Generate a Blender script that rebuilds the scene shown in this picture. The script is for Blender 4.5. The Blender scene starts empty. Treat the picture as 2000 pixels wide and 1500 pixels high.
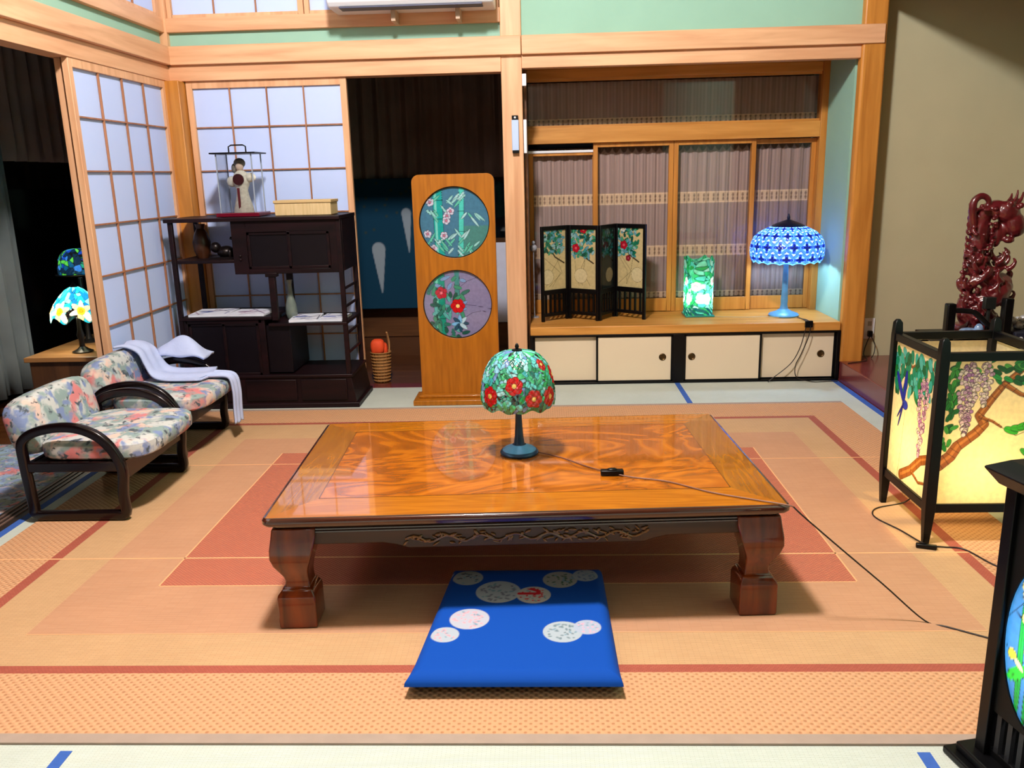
import bpy, math, random
import numpy as np
from mathutils import Matrix, Vector, noise as mnoise
S = bpy.context.scene
C = S.collection
PI = math.pi
R = math.radians

# ------------------------------------------------------------------ camera
cam_d = bpy.data.cameras.new('camera'); cam = bpy.data.objects.new('camera', cam_d); C.objects.link(cam)
F_PX, PITCH, YAW, ROLL, CAM_H = 1639.93, 0.243541874, -0.0409054, -0.02569127, 1.25
cam_d.sensor_fit = 'HORIZONTAL'; cam_d.sensor_width = 36.0; cam_d.lens = 36.0 * F_PX / 2000
cam_d.clip_start = 0.02; cam_d.clip_end = 60
_f = Vector((math.sin(YAW)*math.cos(PITCH), math.cos(YAW)*math.cos(PITCH), -math.sin(PITCH)))
_r = Vector((math.cos(YAW), -math.sin(YAW), 0)); _u = _r.cross(_f)
_r2 = math.cos(ROLL)*_r + math.sin(ROLL)*_u; _u2 = -math.sin(ROLL)*_r + math.cos(ROLL)*_u
_m = Matrix((_r2, _u2, -_f)).transposed().to_4x4(); _m.translation = Vector((0, 0, CAM_H))
cam.matrix_world = _m; S.camera = cam

# ------------------------------------------------------------------ world, exposure
S.view_settings.view_transform = 'Standard'; S.view_settings.look = 'None'
S.view_settings.exposure = 0.0; S.view_settings.gamma = 1.0; S.view_settings.use_curve_mapping = False
S.cycles.max_bounces = 8; S.cycles.diffuse_bounces = 4; S.cycles.glossy_bounces = 4
S.cycles.transmission_bounces = 6; S.cycles.transparent_max_bounces = 8
S.cycles.sample_clamp_indirect = 6.0; S.cycles.caustics_reflective = False; S.cycles.caustics_refractive = False
w = bpy.data.worlds.new('night'); S.world = w; w.use_nodes = True
w.node_tree.nodes['Background'].inputs[0].default_value = (.02, .025, .05, 1)
w.node_tree.nodes['Background'].inputs[1].default_value = 1.0

# ------------------------------------------------------------------ lights
def light(name, kind, loc, energy, color=(1, 1, 1), size=.1, rot=(0, 0, 0)):
    d = bpy.data.lights.new(name, kind); d.energy = energy; d.color = color
    if kind == 'AREA': d.shape = 'DISK'; d.size = size
    elif kind in ('POINT', 'SPOT'): d.shadow_soft_size = size
    o = bpy.data.objects.new(name, d); o.location = loc; o.rotation_euler = rot; C.objects.link(o); return o
light('ceiling_lamp_and_fill', 'POINT', (-.4, 1.98, 3.30), 530, (1.0, .97, .96), .15)
light('ceiling_lamp_and_fill', 'AREA', (-.3, -.7, 3.0), 12, (1.0, .97, .95), .5)  # weak fill light added behind the camera, not a known lamp
BULBS = {   # name: (loc, energy, colour, radius)
    'wisteria': ((1.44, 2.86, .26), 7.5, (1, .74, .30), .03),
    'blue': ((1.49, 5.24, .79), 26, (.50, .74, 1), .03),
    'green': ((.975, 5.33, .50), 1.5, (.85, 1, .92), .02),
    'narcissus': ((1.04, 1.46, .33), 3.2, (1, .97, .9), .03),
    'table': ((-.09, 2.66, .60), 1.6, (1, .96, .88), .02),
    'daffodil': ((-2.47, 4.28, .63), 4.0, (1, .93, .75), .02),
    'mosaic': ((-2.56, 4.56, .84), 1.4, (.7, .9, 1), .02),
}
for k, (l, e, c_, s_) in BULBS.items():
    light(k + '_bulb_light', 'POINT', l, e, c_, s_)

# ------------------------------------------------------------------ helpers
def lin(c):
    return tuple(((x/255)/12.92 if x/255 <= .04045 else ((x/255+.055)/1.055)**2.4) for x in c)

class MB:
    def __init__(s, xf=None): s.v = []; s.f = []; s.m = []; s.xf = xf
    def add(s, vs, fs, mi=0):
        b = len(s.v)
        for p in vs:
            p = Vector(p); s.v.append(tuple(s.xf @ p) if s.xf else tuple(p))
        for f in fs: s.f.append(tuple(b+i for i in f)); s.m.append(mi)
        return s
    def box(s, x0, y0, z0, x1, y1, z1, mi=0):
        if x0 > x1: x0, x1 = x1, x0
        if y0 > y1: y0, y1 = y1, y0
        if z0 > z1: z0, z1 = z1, z0
        return s.add([(x0,y0,z0),(x1,y0,z0),(x1,y1,z0),(x0,y1,z0),(x0,y0,z1),(x1,y0,z1),(x1,y1,z1),(x0,y1,z1)],
            [(0,3,2,1),(4,5,6,7),(0,1,5,4),(1,2,6,5),(2,3,7,6),(3,0,4,7)], mi)
    def bar(s, p0, p1, w, h, mi=0, up=(0, 0, 1)):
        p0, p1 = Vector(p0), Vector(p1); t = (p1-p0).normalized(); up = Vector(up)
        a = t.cross(up)
        if a.length < 1e-4: a = t.cross(Vector((1, 0, 0)))
        a.normalize(); b = a.cross(t).normalized(); vs = []
        for p in (p0, p1):
            for sx, sy in ((-1,-1),(1,-1),(1,1),(-1,1)): vs.append(p + a*sx*w/2 + b*sy*h/2)
        return s.add(vs, [(3,2,1,0),(4,5,6,7),(0,1,5,4),(1,2,6,5),(2,3,7,6),(3,0,4,7)], mi)
    def sweep(s, pts, sec, scale=None, closed=False, up=(0, 0, 1), mi=0, caps=True):
        pts = [Vector(p) for p in pts]; n = len(pts); k = len(sec); vs = []; fs = []
        up = Vector(up); prev = None
        for i, p in enumerate(pts):
            if closed: t = pts[(i+1) % n]-pts[i-1]
            else: t = pts[min(i+1, n-1)]-pts[max(i-1, 0)]
            if t.length < 1e-9: t = Vector((0, 0, 1))
            t.normalize(); a = t.cross(up)
            if a.length < 1e-3: a = prev.copy() if prev else t.cross(Vector((1, .3, 0)))
            a.normalize()
            if prev and a.dot(prev) < 0 and not closed: a = -a
            prev = a; b = a.cross(t).normalized(); q = scale[i] if scale else 1
            for (x, y) in sec: vs.append(p + a*x*q + b*y*q)
        m = n if closed else n-1
        for i in range(m):
            for j in range(k):
                a0 = i*k+j; a1 = i*k+(j+1) % k; b0 = ((i+1) % n)*k+j; b1 = ((i+1) % n)*k+(j+1) % k
                fs.append((a0, a1, b1, b0))
        if not closed and caps: fs.append(tuple(range(k-1, -1, -1))); fs.append(tuple((n-1)*k+j for j in range(k)))
        return s.add(vs, fs, mi)
    def tube(s, pts, r, n=8, scale=None, closed=False, mi=0, up=(0.13, 0.21, 1)):
        return s.sweep(pts, [(r*math.cos(2*PI*j/n), r*math.sin(2*PI*j/n)) for j in range(n)], scale, closed, up, mi)
    def cyl(s, p0, p1, r0, r1=None, n=16, mi=0):
        r1 = r0 if r1 is None else r1
        return s.tube([p0, p1], 1, n, [r0, r1], mi=mi)
    def lathe(s, c, prof, n=32, mi=0, caps=True):
        vs = []; fs = []
        for (r, z) in prof:
            for j in range(n): vs.append((c[0]+r*math.cos(2*PI*j/n), c[1]+r*math.sin(2*PI*j/n), c[2]+z))
        for i in range(len(prof)-1):
            for j in range(n): fs.append((i*n+j, i*n+(j+1) % n, (i+1)*n+(j+1) % n, (i+1)*n+j))
        if caps: fs.append(tuple(range(n-1, -1, -1))); fs.append(tuple((len(prof)-1)*n+j for j in range(n)))
        return s.add(vs, fs, mi)
    def prism(s, poly, plane, d0, d1, mi=0):
        def P(a, b, d): return {'xz': (a, d, b), 'yz': (d, a, b), 'xy': (a, b, d)}[plane]
        n = len(poly); vs = [P(a, b, d0) for a, b in poly]+[P(a, b, d1) for a, b in poly]
        return s.add(vs, [tuple(range(n)), tuple(range(2*n-1, n-1, -1))]+[(i, i+n, (i+1) % n+n, (i+1) % n) for i in range(n)], mi)
    def ball(s, c, r, n=12, e=1.0, mi=0, rot=None):
        r = (r, r, r) if isinstance(r, (int, float)) else r
        vs = []; fs = []; m = n*2
        def g(x): return math.copysign(abs(x)**e, x)
        for i in range(n+1):
            ph = -PI/2+PI*i/n
            for j in range(m):
                th = 2*PI*j/m
                p = Vector((r[0]*g(math.cos(ph))*g(math.cos(th)), r[1]*g(math.cos(ph))*g(math.sin(th)), r[2]*g(math.sin(ph))))
                if rot: p = rot @ p
                vs.append(Vector(c)+p)
        for i in range(n):
            for j in range(m): fs.append((i*m+j, i*m+(j+1) % m, (i+1)*m+(j+1) % m, (i+1)*m+j))
        return s.add(vs, fs, mi)
    def build(s, name, mats, parent=None, bevel=0, smooth=True, sub=0, seg=2, solid=0):
        me = bpy.data.meshes.new(name); v = np.array(s.v, float)
        c = (v.min(0)+v.max(0))/2; v = v-c
        me.from_pydata([tuple(p) for p in v], [], s.f)
        for m_ in (mats if isinstance(mats, (list, tuple)) else [mats]): me.materials.append(m_)
        me.polygons.foreach_set('material_index', s.m)
        bmx = None
        me.update()
        import bmesh
        bm = bmesh.new(); bm.from_mesh(me); bmesh.ops.remove_doubles(bm, verts=bm.verts, dist=1e-6)
        bmesh.ops.recalc_face_normals(bm, faces=bm.faces); bm.to_mesh(me); bm.free()
        return finish(name, me, c, parent, bevel, smooth, sub, seg, solid)
WL = {}
def finish(name, me, c, parent, bevel=0, smooth=True, sub=0, seg=2, solid=0):
    if smooth:
        me.polygons.foreach_set('use_smooth', [True]*len(me.polygons)); me.set_sharp_from_angle(angle=R(38))
    o = bpy.data.objects.new(name, me); C.objects.link(o)
    if parent: o.parent = parent; o.location = Vector(c)-Vector(WL[parent.name])
    else: o.location = c
    WL[o.name] = tuple(c)
    if bevel:
        b = o.modifiers.new('bevel', 'BEVEL'); b.width = bevel; b.segments = seg; b.limit_method = 'ANGLE'; b.angle_limit = R(40)
    if solid:
        b = o.modifiers.new('solid', 'SOLIDIFY'); b.thickness = solid; b.offset = 0
    if sub:
        b = o.modifiers.new('sub', 'SUBSURF'); b.levels = sub; b.render_levels = sub
    return o
def thing(name, loc, label, cat, group=None):
    o = bpy.data.objects.new(name, None); o.empty_display_size = .05; C.objects.link(o); o.location = loc
    WL[o.name] = tuple(loc); o['label'] = label; o['category'] = cat
    if group: o['group'] = group
    return o
def tag(o, label, cat, group=None):
    o['label'] = label; o['category'] = cat
    if group: o['group'] = group
    return o
def st(o): o['kind'] = 'structure'; return o
def sempty(name, loc):
    o = bpy.data.objects.new(name, None); C.objects.link(o); o.location = loc; WL[o.name] = tuple(loc); o['kind'] = 'structure'; return o
def sbox(name, a, b, mt, bevel=.002, parent=None):
    o = MB().box(*a, *b).build(name, mt, parent, bevel)
    if not parent: st(o)
    return o

# ------------------------------------------------------------------ materials
def new(name):
    m = bpy.data.materials.new(name); m.use_nodes = True; nt = m.node_tree
    return m, nt, nt.nodes, nt.links, nt.nodes['Principled BSDF']
def plain(name, col, rough=.6, spec=.4, metal=0, var=.06, vs=18, bump=0, bs=80, coat=0):
    m, nt, N, L, p = new(name); c = lin(col)
    tc = N.new('ShaderNodeTexCoord'); nz = N.new('ShaderNodeTexNoise'); nz.inputs['Scale'].default_value = vs; nz.inputs['Detail'].default_value = 4
    L.new(tc.outputs['Object'], nz.inputs['Vector'])
    mx = N.new('ShaderNodeMix'); mx.data_type = 'RGBA'
    mx.inputs[6].default_value = (*[x*(1-var*2) for x in c], 1); mx.inputs[7].default_value = (*[min(1, x*(1+var*2)) for x in c], 1)
    L.new(nz.outputs['Fac'], mx.inputs[0]); L.new(mx.outputs[2], p.inputs['Base Color'])
    p.inputs['Roughness'].default_value = rough; p.inputs['Specular IOR Level'].default_value = spec; p.inputs['Metallic'].default_value = metal
    p.inputs['Coat Weight'].default_value = coat; p.inputs['Coat Roughness'].default_value = .08
    if bump:
        n2 = N.new('ShaderNodeTexNoise'); n2.inputs['Scale'].default_value = bs; L.new(tc.outputs['Object'], n2.inputs['Vector'])
        b = N.new('ShaderNodeBump'); b.inputs['Strength'].default_value = bump; b.inputs['Distance'].default_value = .003
        L.new(n2.outputs['Fac'], b.inputs['Height']); L.new(b.outputs[0], p.inputs['Normal'])
    return m
def wood(name, c1, c2, axis='x', rough=.4, coat=0, scale=7, stretch=14, spec=.4, figure=0):
    m, nt, N, L, p = new(name)
    tc = N.new('ShaderNodeTexCoord'); mp = N.new('ShaderNodeMapping'); oi = N.new('ShaderNodeObjectInfo')
    s_ = [stretch]*3; s_['xyz'.index(axis)] = 1.0
    mp.inputs['Scale'].default_value = s_; L.new(tc.outputs['Object'], mp.inputs['Vector'])
    cb = N.new('ShaderNodeCombineXYZ'); mu = N.new('ShaderNodeMath'); mu.operation = 'MULTIPLY'; mu.inputs[1].default_value = 37
    L.new(oi.outputs['Random'], mu.inputs[0]); [L.new(mu.outputs[0], cb.inputs[k]) for k in range(3)]; L.new(cb.outputs[0], mp.inputs['Location'])
    nz = N.new('ShaderNodeTexNoise'); nz.inputs['Scale'].default_value = scale/4; nz.inputs['Detail'].default_value = 6; nz.inputs['Distortion'].default_value = .4+figure
    L.new(mp.outputs[0], nz.inputs['Vector'])
    cr = N.new('ShaderNodeValToRGB'); cr.color_ramp.elements[0].position = .34; cr.color_ramp.elements[1].position = .66
    cr.color_ramp.elements[0].color = (*lin(c1), 1); cr.color_ramp.elements[1].color = (*lin(c2), 1)
    L.new(nz.outputs['Fac'], cr.inputs[0]); L.new(cr.outputs[0], p.inputs['Base Color'])
    p.inputs['Roughness'].default_value = rough; p.inputs['Specular IOR Level'].default_value = spec
    p.inputs['Coat Weight'].default_value = coat; p.inputs['Coat Roughness'].default_value = .04
    return m
def painted_mat(name, rough=.6, spec=.3, coat=0, alpha=False):
    m, nt, N, L, p = new(name); a = N.new('ShaderNodeAttribute'); a.attribute_name = 'Col'
    L.new(a.outputs['Color'], p.inputs['Base Color']); p.inputs['Roughness'].default_value = rough
    p.inputs['Specular IOR Level'].default_value = spec; p.inputs['Coat Weight'].default_value = coat
    return m
def glass_mat(name, trans=.6, rough=.15, gloss=.06):
    m, nt, N, L, p = new(name); N.remove(p); out = N['Material Output']
    a = N.new('ShaderNodeAttribute'); a.attribute_name = 'Col'
    nz = N.new('ShaderNodeTexNoise'); nz.inputs['Scale'].default_value = 60; tc = N.new('ShaderNodeTexCoord'); L.new(tc.outputs['Object'], nz.inputs['Vector'])
    rm = N.new('ShaderNodeMapRange'); rm.inputs['To Min'].default_value = .72; rm.inputs['To Max'].default_value = 1.15; L.new(nz.outputs['Fac'], rm.inputs['Value'])
    vm = N.new('ShaderNodeVectorMath'); vm.operation = 'SCALE'; L.new(a.outputs['Color'], vm.inputs[0]); L.new(rm.outputs[0], vm.inputs['Scale'])
    t = N.new('ShaderNodeBsdfTranslucent'); d = N.new('ShaderNodeBsdfDiffuse'); g = N.new('ShaderNodeBsdfGlossy'); g.inputs['Roughness'].default_value = rough
    L.new(vm.outputs[0], t.inputs[0]); L.new(vm.outputs[0], d.inputs[0])
    m1 = N.new('ShaderNodeMixShader'); m1.inputs[0].default_value = trans; L.new(d.outputs[0], m1.inputs[1]); L.new(t.outputs[0], m1.inputs[2])
    m2 = N.new('ShaderNodeMixShader'); m2.inputs[0].default_value = gloss; L.new(m1.outputs[0], m2.inputs[1]); L.new(g.outputs[0], m2.inputs[2])
    L.new(m2.outputs[0], out.inputs[0]); return m
def clear_glass(name, tint=(.9, .95, .95), refl=.10):
    m, nt, N, L, p = new(name); N.remove(p); out = N['Material Output']
    t = N.new('ShaderNodeBsdfTransparent'); t.inputs[0].default_value = (1, 1, 1, 1); g = N.new('ShaderNodeBsdfGlossy'); g.inputs['Roughness'].default_value = .02
    fr = N.new('ShaderNodeFresnel'); fr.inputs[0].default_value = 1.5
    mu = N.new('ShaderNodeMath'); mu.operation = 'MULTIPLY_ADD'; mu.inputs[1].default_value = .7; mu.inputs[2].default_value = 0.0; L.new(fr.outputs[0], mu.inputs[0])
    mx = N.new('ShaderNodeMixShader'); L.new(mu.outputs[0], mx.inputs[0]); L.new(t.outputs[0], mx.inputs[1]); L.new(g.outputs[0], mx.inputs[2]); L.new(mx.outputs[0], out.inputs[0])
    return m
def weave(name, c1, c2, sx, sy, strength=.35, rough=.75, row=.5):
    """woven rush: brick-like cells of two straws; metres per cell sx, sy"""
    m, nt, N, L, p = new(name); tc = N.new('ShaderNodeTexCoord'); b = N.new('ShaderNodeTexBrick')
    b.inputs['Scale'].default_value = 1; b.inputs['Brick Width'].default_value = sx; b.inputs['Row Height'].default_value = sy
    b.inputs['Mortar Size'].default_value = min(sx, sy)*.12; b.inputs['Mortar Smooth'].default_value = .6; b.offset = row
    c1, c2 = lin(c1), lin(c2)
    b.inputs['Color1'].default_value = (*c1, 1); b.inputs['Color2'].default_value = (*c2, 1); b.inputs['Mortar'].default_value = (*[x*.62 for x in c1], 1)
    L.new(tc.outputs['Object'], b.inputs['Vector'])
    nz = N.new('ShaderNodeTexNoise'); nz.inputs['Scale'].default_value = 5; L.new(tc.outputs['Object'], nz.inputs['Vector'])
    rm = N.new('ShaderNodeMapRange'); rm.inputs['To Min'].default_value = .9; rm.inputs['To Max'].default_value = 1.08; L.new(nz.outputs['Fac'], rm.inputs['Value'])
    vm = N.new('ShaderNodeVectorMath'); vm.operation = 'SCALE'; L.new(b.outputs['Color'], vm.inputs[0]); L.new(rm.outputs[0], vm.inputs['Scale']); L.new(vm.outputs[0], p.inputs['Base Color'])
    bp = N.new('ShaderNodeBump'); bp.inputs['Strength'].default_value = strength; bp.inputs['Distance'].default_value = .002; bp.invert = True
    L.new(b.outputs['Fac'], bp.inputs['Height']); L.new(bp.outputs[0], p.inputs['Normal'])
    p.inputs['Roughness'].default_value = rough; p.inputs['Specular IOR Level'].default_value = .25
    return m
def bead(name, c1, c2, px, py):
    m, nt, N, L, p = new(name); tc = N.new('ShaderNodeTexCoord'); sp = N.new('ShaderNodeSeparateXYZ'); L.new(tc.outputs['Object'], sp.inputs[0])
    def M_(op, a, b=None):
        n = N.new('ShaderNodeMath'); n.operation = op
        for i, x in enumerate((a, b)):
            if x is None: continue
            if isinstance(x, (int, float)): n.inputs[i].default_value = x
            else: L.new(x, n.inputs[i])
        return n.outputs[0]
    sx = M_('SINE', M_('MULTIPLY', sp.outputs[0], 2*PI/px)); sy = M_('SINE', M_('MULTIPLY', sp.outputs[1], 2*PI/py)); pr = M_('MULTIPLY', sx, sy)
    nz = N.new('ShaderNodeTexNoise'); nz.inputs['Scale'].default_value = 45; L.new(tc.outputs['Object'], nz.inputs['Vector'])
    tot = M_('ADD', pr, M_('MULTIPLY', nz.outputs['Fac'], .7))
    rm = N.new('ShaderNodeMapRange'); rm.inputs['From Min'].default_value = .62; rm.inputs['From Max'].default_value = 1.15; rm.inputs['To Max'].default_value = .8; L.new(tot, rm.inputs['Value'])
    mx = N.new('ShaderNodeMix'); mx.data_type = 'RGBA'; mx.inputs[6].default_value = (*lin(c1), 1); mx.inputs[7].default_value = (*lin(c2), 1); L.new(rm.outputs[0], mx.inputs[0]); L.new(mx.outputs[2], p.inputs['Base Color'])
    bp = N.new('ShaderNodeBump'); bp.inputs['Strength'].default_value = .6; bp.inputs['Distance'].default_value = .003; bp.invert = True; L.new(pr, bp.inputs['Height']); L.new(bp.outputs[0], p.inputs['Normal'])
    p.inputs['Roughness'].default_value = .8; p.inputs['Specular IOR Level'].default_value = .2
    return m
def floral(name, base=(196, 198, 196), scale=11):
    m, nt, N, L, p = new(name); tc = N.new('ShaderNodeTexCoord'); oi = N.new('ShaderNodeObjectInfo')
    ad = N.new('ShaderNodeVectorMath'); ad.operation = 'ADD'; cb = N.new('ShaderNodeCombineXYZ'); mu = N.new('ShaderNodeMath'); mu.operation = 'MULTIPLY'; mu.inputs[1].default_value = 9
    L.new(oi.outputs['Random'], mu.inputs[0]); L.new(mu.outputs[0], cb.inputs[0]); L.new(mu.outputs[0], cb.inputs[1])
    L.new(tc.outputs['Object'], ad.inputs[0]); L.new(cb.outputs[0], ad.inputs[1])
    nz = N.new('ShaderNodeTexNoise'); nz.inputs['Scale'].default_value = scale*1.6; nz.inputs['Detail'].default_value = 3; L.new(ad.outputs[0], nz.inputs['Vector'])
    mx0 = N.new('ShaderNodeVectorMath'); mx0.operation = 'MULTIPLY_ADD'; mx0.inputs[1].default_value = (.06, .06, .06)
    L.new(nz.outputs['Color'], mx0.inputs[0]); L.new(ad.outputs[0], mx0.inputs[2])
    cols = [(base, (140, 160, 158), .50, scale*1.1), (None, (214, 132, 132), .60, scale*.8), (None, (126, 142, 182), .57, scale*1.5), (None, (220, 190, 176), .62, scale*1.3), (None, (84, 92, 100), .62, scale*3)]
    cur = None
    for i, (b, c_, th, sc) in enumerate(cols):
        n = N.new('ShaderNodeTexNoise'); n.inputs['Scale'].default_value = sc; n.inputs['Detail'].default_value = 2.5; n.noise_dimensions = '4D'; n.inputs['W'].default_value = i*3.7
        L.new(mx0.outputs[0], n.inputs['Vector']); r = N.new('ShaderNodeMapRange'); r.inputs['From Min'].default_value = th-.05; r.inputs['From Max'].default_value = th+.03; L.new(n.outputs['Fac'], r.inputs['Value'])
        mx = N.new('ShaderNodeMix'); mx.data_type = 'RGBA'; L.new(r.outputs[0], mx.inputs[0]); mx.inputs[7].default_value = (*lin(c_), 1)
        if cur is None: mx.inputs[6].default_value = (*lin(b), 1)
        else: L.new(cur, mx.inputs[6])
        cur = mx.outputs[2]
    L.new(cur, p.inputs['Base Color']); p.inputs['Roughness'].default_value = .9; p.inputs['Specular IOR Level'].default_value = .15
    b = N.new('ShaderNodeBump'); b.inputs['Strength'].default_value = .3; b.inputs['Distance'].default_value = .01; L.new(nz.outputs['Fac'], b.inputs['Height']); L.new(b.outputs[0], p.inputs['Normal'])
    return m

HINOKI1, HINOKI2 = (208, 154, 114), (232, 182, 140)
M = dict(
    hx=wood('hinoki_x', HINOKI1, HINOKI2, 'x', .45), hy=wood('hinoki_y', HINOKI1, HINOKI2, 'y', .45), hz=wood('hinoki_z', HINOKI1, HINOKI2, 'z', .45),
    gz=wood('golden_cedar_z', (176, 112, 44), (206, 140, 62), 'z', .4), gx=wood('golden_cedar_x', (186, 124, 52), (214, 152, 76), 'x', .4),
    munt=wood('muntin_wood', (150, 98, 66), (176, 120, 84), 'z', .5),
    paper=plain('shoji_paper', (192, 210, 255), .85, .1, var=.012, vs=6),
    fusuma=plain('fusuma_paper', (226, 208, 180), .85, .1, var=.02, vs=4, bump=.05),
    black=plain('black_lacquer', (5, 5, 7), .35, .25, var=.1),
    blackm=plain('black_wood', (6, 6, 6), .5, .2, var=.1),
    green=plain('green_plaster', (150, 190, 172), .9, .1, var=.03, vs=5, bump=.12, bs=300),
    khaki=plain('sand_plaster', (186, 180, 148), .92, .1, var=.03, vs=5, bump=.12, bs=300),
    cream=plain('cream_plaster', (222, 214, 198), .9, .1, var=.02),
    ceil=wood('ceiling_board', (128, 94, 58), (150, 114, 74), 'y', .6),
    tatami=weave('tatami', (196, 204, 194), (202, 210, 202), .02, .0035, .2),
    heri=plain('tatami_border_blue', (58, 96, 176), .8, .2, var=.1, vs=60),
    dfloor=wood('corridor_floor', (84, 46, 22), (112, 66, 34), 'x', .25, .3),
    darkred=plain('toko_board', (112, 44, 46), .25, .5, var=.08, vs=6, coat=.3),
    tansu=wood('dark_rosewood', (14, 5, 8), (30, 11, 15), 'x', .45, .0, spec=.22),
    tansup=plain('dark_panel', (14, 8, 14), .4, .25, var=.15),
    brown=wood('brown_board', (86, 52, 28), (112, 72, 40), 'x', .4),
    white=plain('white_plastic', (232, 234, 240), .35, .4, var=.01),
    blue=plain('blue_teal_metal', (44, 104, 150), .35, .5, .25, var=.2, vs=30),
    bluebase=plain('blue_lamplit_metal', (92, 156, 206), .4, .5, .15, var=.15, vs=30),  # blue-teal metal; lamp glow and glass reflection put into the colour
    dark=plain('dark_void', (8, 8, 10), .8, .1),
    brass=plain('aged_brass', (84, 62, 34), .35, .5, .8, var=.1),
    glass=clear_glass('clear_glass'),
    cord=plain('black_cord', (34, 24, 20), .5, .4), cordb=plain('brown_cord', (122, 80, 60), .5, .4),
    floral=floral('floral_cloth'), )

# ------------------------------------------------------------------ painter for glass art, printed cloth and lace
class Paint:
    def __init__(s, u, v, bg): s.u = u; s.v = v; s.c = np.zeros((len(u), 3)); s.c[:] = lin(bg); s.aa = .0012; s.lead = lin((20, 18, 18)); s.lw = .0018
    def put(s, d, col, lead=True, aa=None):      # d: signed distance, <0 inside
        aa = aa or s.aa
        if lead:
            k = np.clip(.5-(d-s.lw)/aa, 0, 1)[:, None]; s.c = s.c*(1-k)+np.array(s.lead)*k
        k = np.clip(.5-d/aa, 0, 1)[:, None]; s.c = s.c*(1-k)+np.array(lin(col))*k
        return s
    def disc(s, x, y, r, col, lead=True, ry=None, ang=0):
        ry = ry or r; dx, dy = s.u-x, s.v-y; ca, sa = math.cos(ang), math.sin(ang); a = dx*ca+dy*sa; b = -dx*sa+dy*ca
        q = np.sqrt((a/r)**2+(b/ry)**2); return s.put((q-1)*min(r, ry), col, lead)
    def line(s, pts, w, col, lead=True, w1=None):
        for i in range(len(pts)-1):
            (x0, y0), (x1, y1) = pts[i], pts[i+1]; dx, dy = x1-x0, y1-y0; l2 = dx*dx+dy*dy+1e-12
            t = np.clip(((s.u-x0)*dx+(s.v-y0)*dy)/l2, 0, 1); d_ = np.hypot(s.u-x0-t*dx, s.v-y0-t*dy)
            ww = w if w1 is None else w+(w1-w)*(i+t)/(len(pts)-1)
            d = d_-ww/2; DD = d if i == 0 else np.minimum(DD, d)
        return s.put(DD, col, lead)
    def leaf(s, x, y, L_, W_, ang, col, lead=True, vein=True):
        dx, dy = s.u-x, s.v-y; ca, sa = math.cos(ang), math.sin(ang); a = (dx*ca+dy*sa)/L_; b = np.abs(-dx*sa+dy*ca)
        w_ = W_*np.sqrt(np.clip(1-(2*a-1)**2, 0, 1))*(1.1-.3*a); d = np.where((a > 0) & (a < 1), b-w_/2, .5)
        s.put(d, col, lead)
        if vein: s.line([(x, y), (x+ca*L_*.9, y+sa*L_*.9)], s.lw*.5, (24, 40, 30), False)
        return s
    def flower(s, x, y, r, col, cen=(250, 210, 110), n=5, ang=0, rc=.35):
        for k in range(n):
            a = ang+2*PI*k/n; s.disc(x+math.cos(a)*r*.55, y+math.sin(a)*r*.55, r*.5, col)
        s.disc(x, y, r*rc, cen); return s
    def cells(s, pts, cols, lead=.0015, where=None):
        best = np.full(len(s.u), 9.); sec = best.copy(); idx = np.zeros(len(s.u), int)
        for i, (x, y) in enumerate(pts):
            d = np.hypot(s.u-x, s.v-y); nb = d < best; sec = np.where(nb, best, np.minimum(sec, d)); idx = np.where(nb, i, idx); best = np.where(nb, d, best)
        cc = np.array([lin(c_) for c_ in cols])[idx]; k = np.clip((sec-best)/lead-.4, 0, 1)[:, None]; cc = cc*k+np.array(s.lead)*(1-k)
        if where is None: s.c = cc
        else: s.c = np.where(where[:, None], cc, s.c)
        return s
def grid(name, mapf, us, vs, paint, mt, parent=None, wrap=False, solid=0, smooth=True):
    """mesh over (u,v); mapf -> xyz arrays, paint(u,v) -> rgb"""
    nu, nv = len(us), len(vs); U, V = np.meshgrid(us, vs); u, v = U.ravel(), V.ravel()
    X = np.stack(mapf(u, v), -1); c = (X.min(0)+X.max(0))/2; X = X-c
    i, j = np.meshgrid(np.arange(nu if wrap else nu-1), np.arange(nv-1)); i = i.ravel(); j = j.ravel(); i2 = (i+1) % nu
    q = np.stack([j*nu+i, j*nu+i2, (j+1)*nu+i2, (j+1)*nu+i], -1).astype(np.int32)
    me = bpy.data.meshes.new(name); me.vertices.add(len(u)); me.vertices.foreach_set('co', X.astype(np.float32).ravel())
    n = len(q); me.loops.add(n*4); me.loops.foreach_set('vertex_index', q.ravel())
    me.polygons.add(n); me.polygons.foreach_set('loop_start', np.arange(0, n*4, 4, dtype=np.int32)); me.polygons.foreach_set('loop_total', np.full(n, 4, np.int32))
    me.update(calc_edges=True)
    if paint:
        rgb = paint(u, v); at = me.color_attributes.new('Col', 'FLOAT_COLOR', 'POINT')
        at.data.foreach_set('color', np.concatenate([rgb, np.ones((len(u), 1))], 1).astype(np.float32).ravel())
    me.materials.append(mt)
    return finish(name, me, c, parent, 0, smooth, solid=solid)
G_LIT = glass_mat('stained_glass', .62); G_SHADE = glass_mat('stained_glass_shade', .45, .12, .08)
CLOTH_P = painted_mat('printed_cloth', .85, .2); LACE = painted_mat('lace', .9, .1); PRINT = painted_mat('printed_paper', .6, .3)

# ================================================================== ROOM
D, L, XR = 4.99, -2.114, 1.76     # back wall plane, left wall plane, tatami edge on the alcove side
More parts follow.
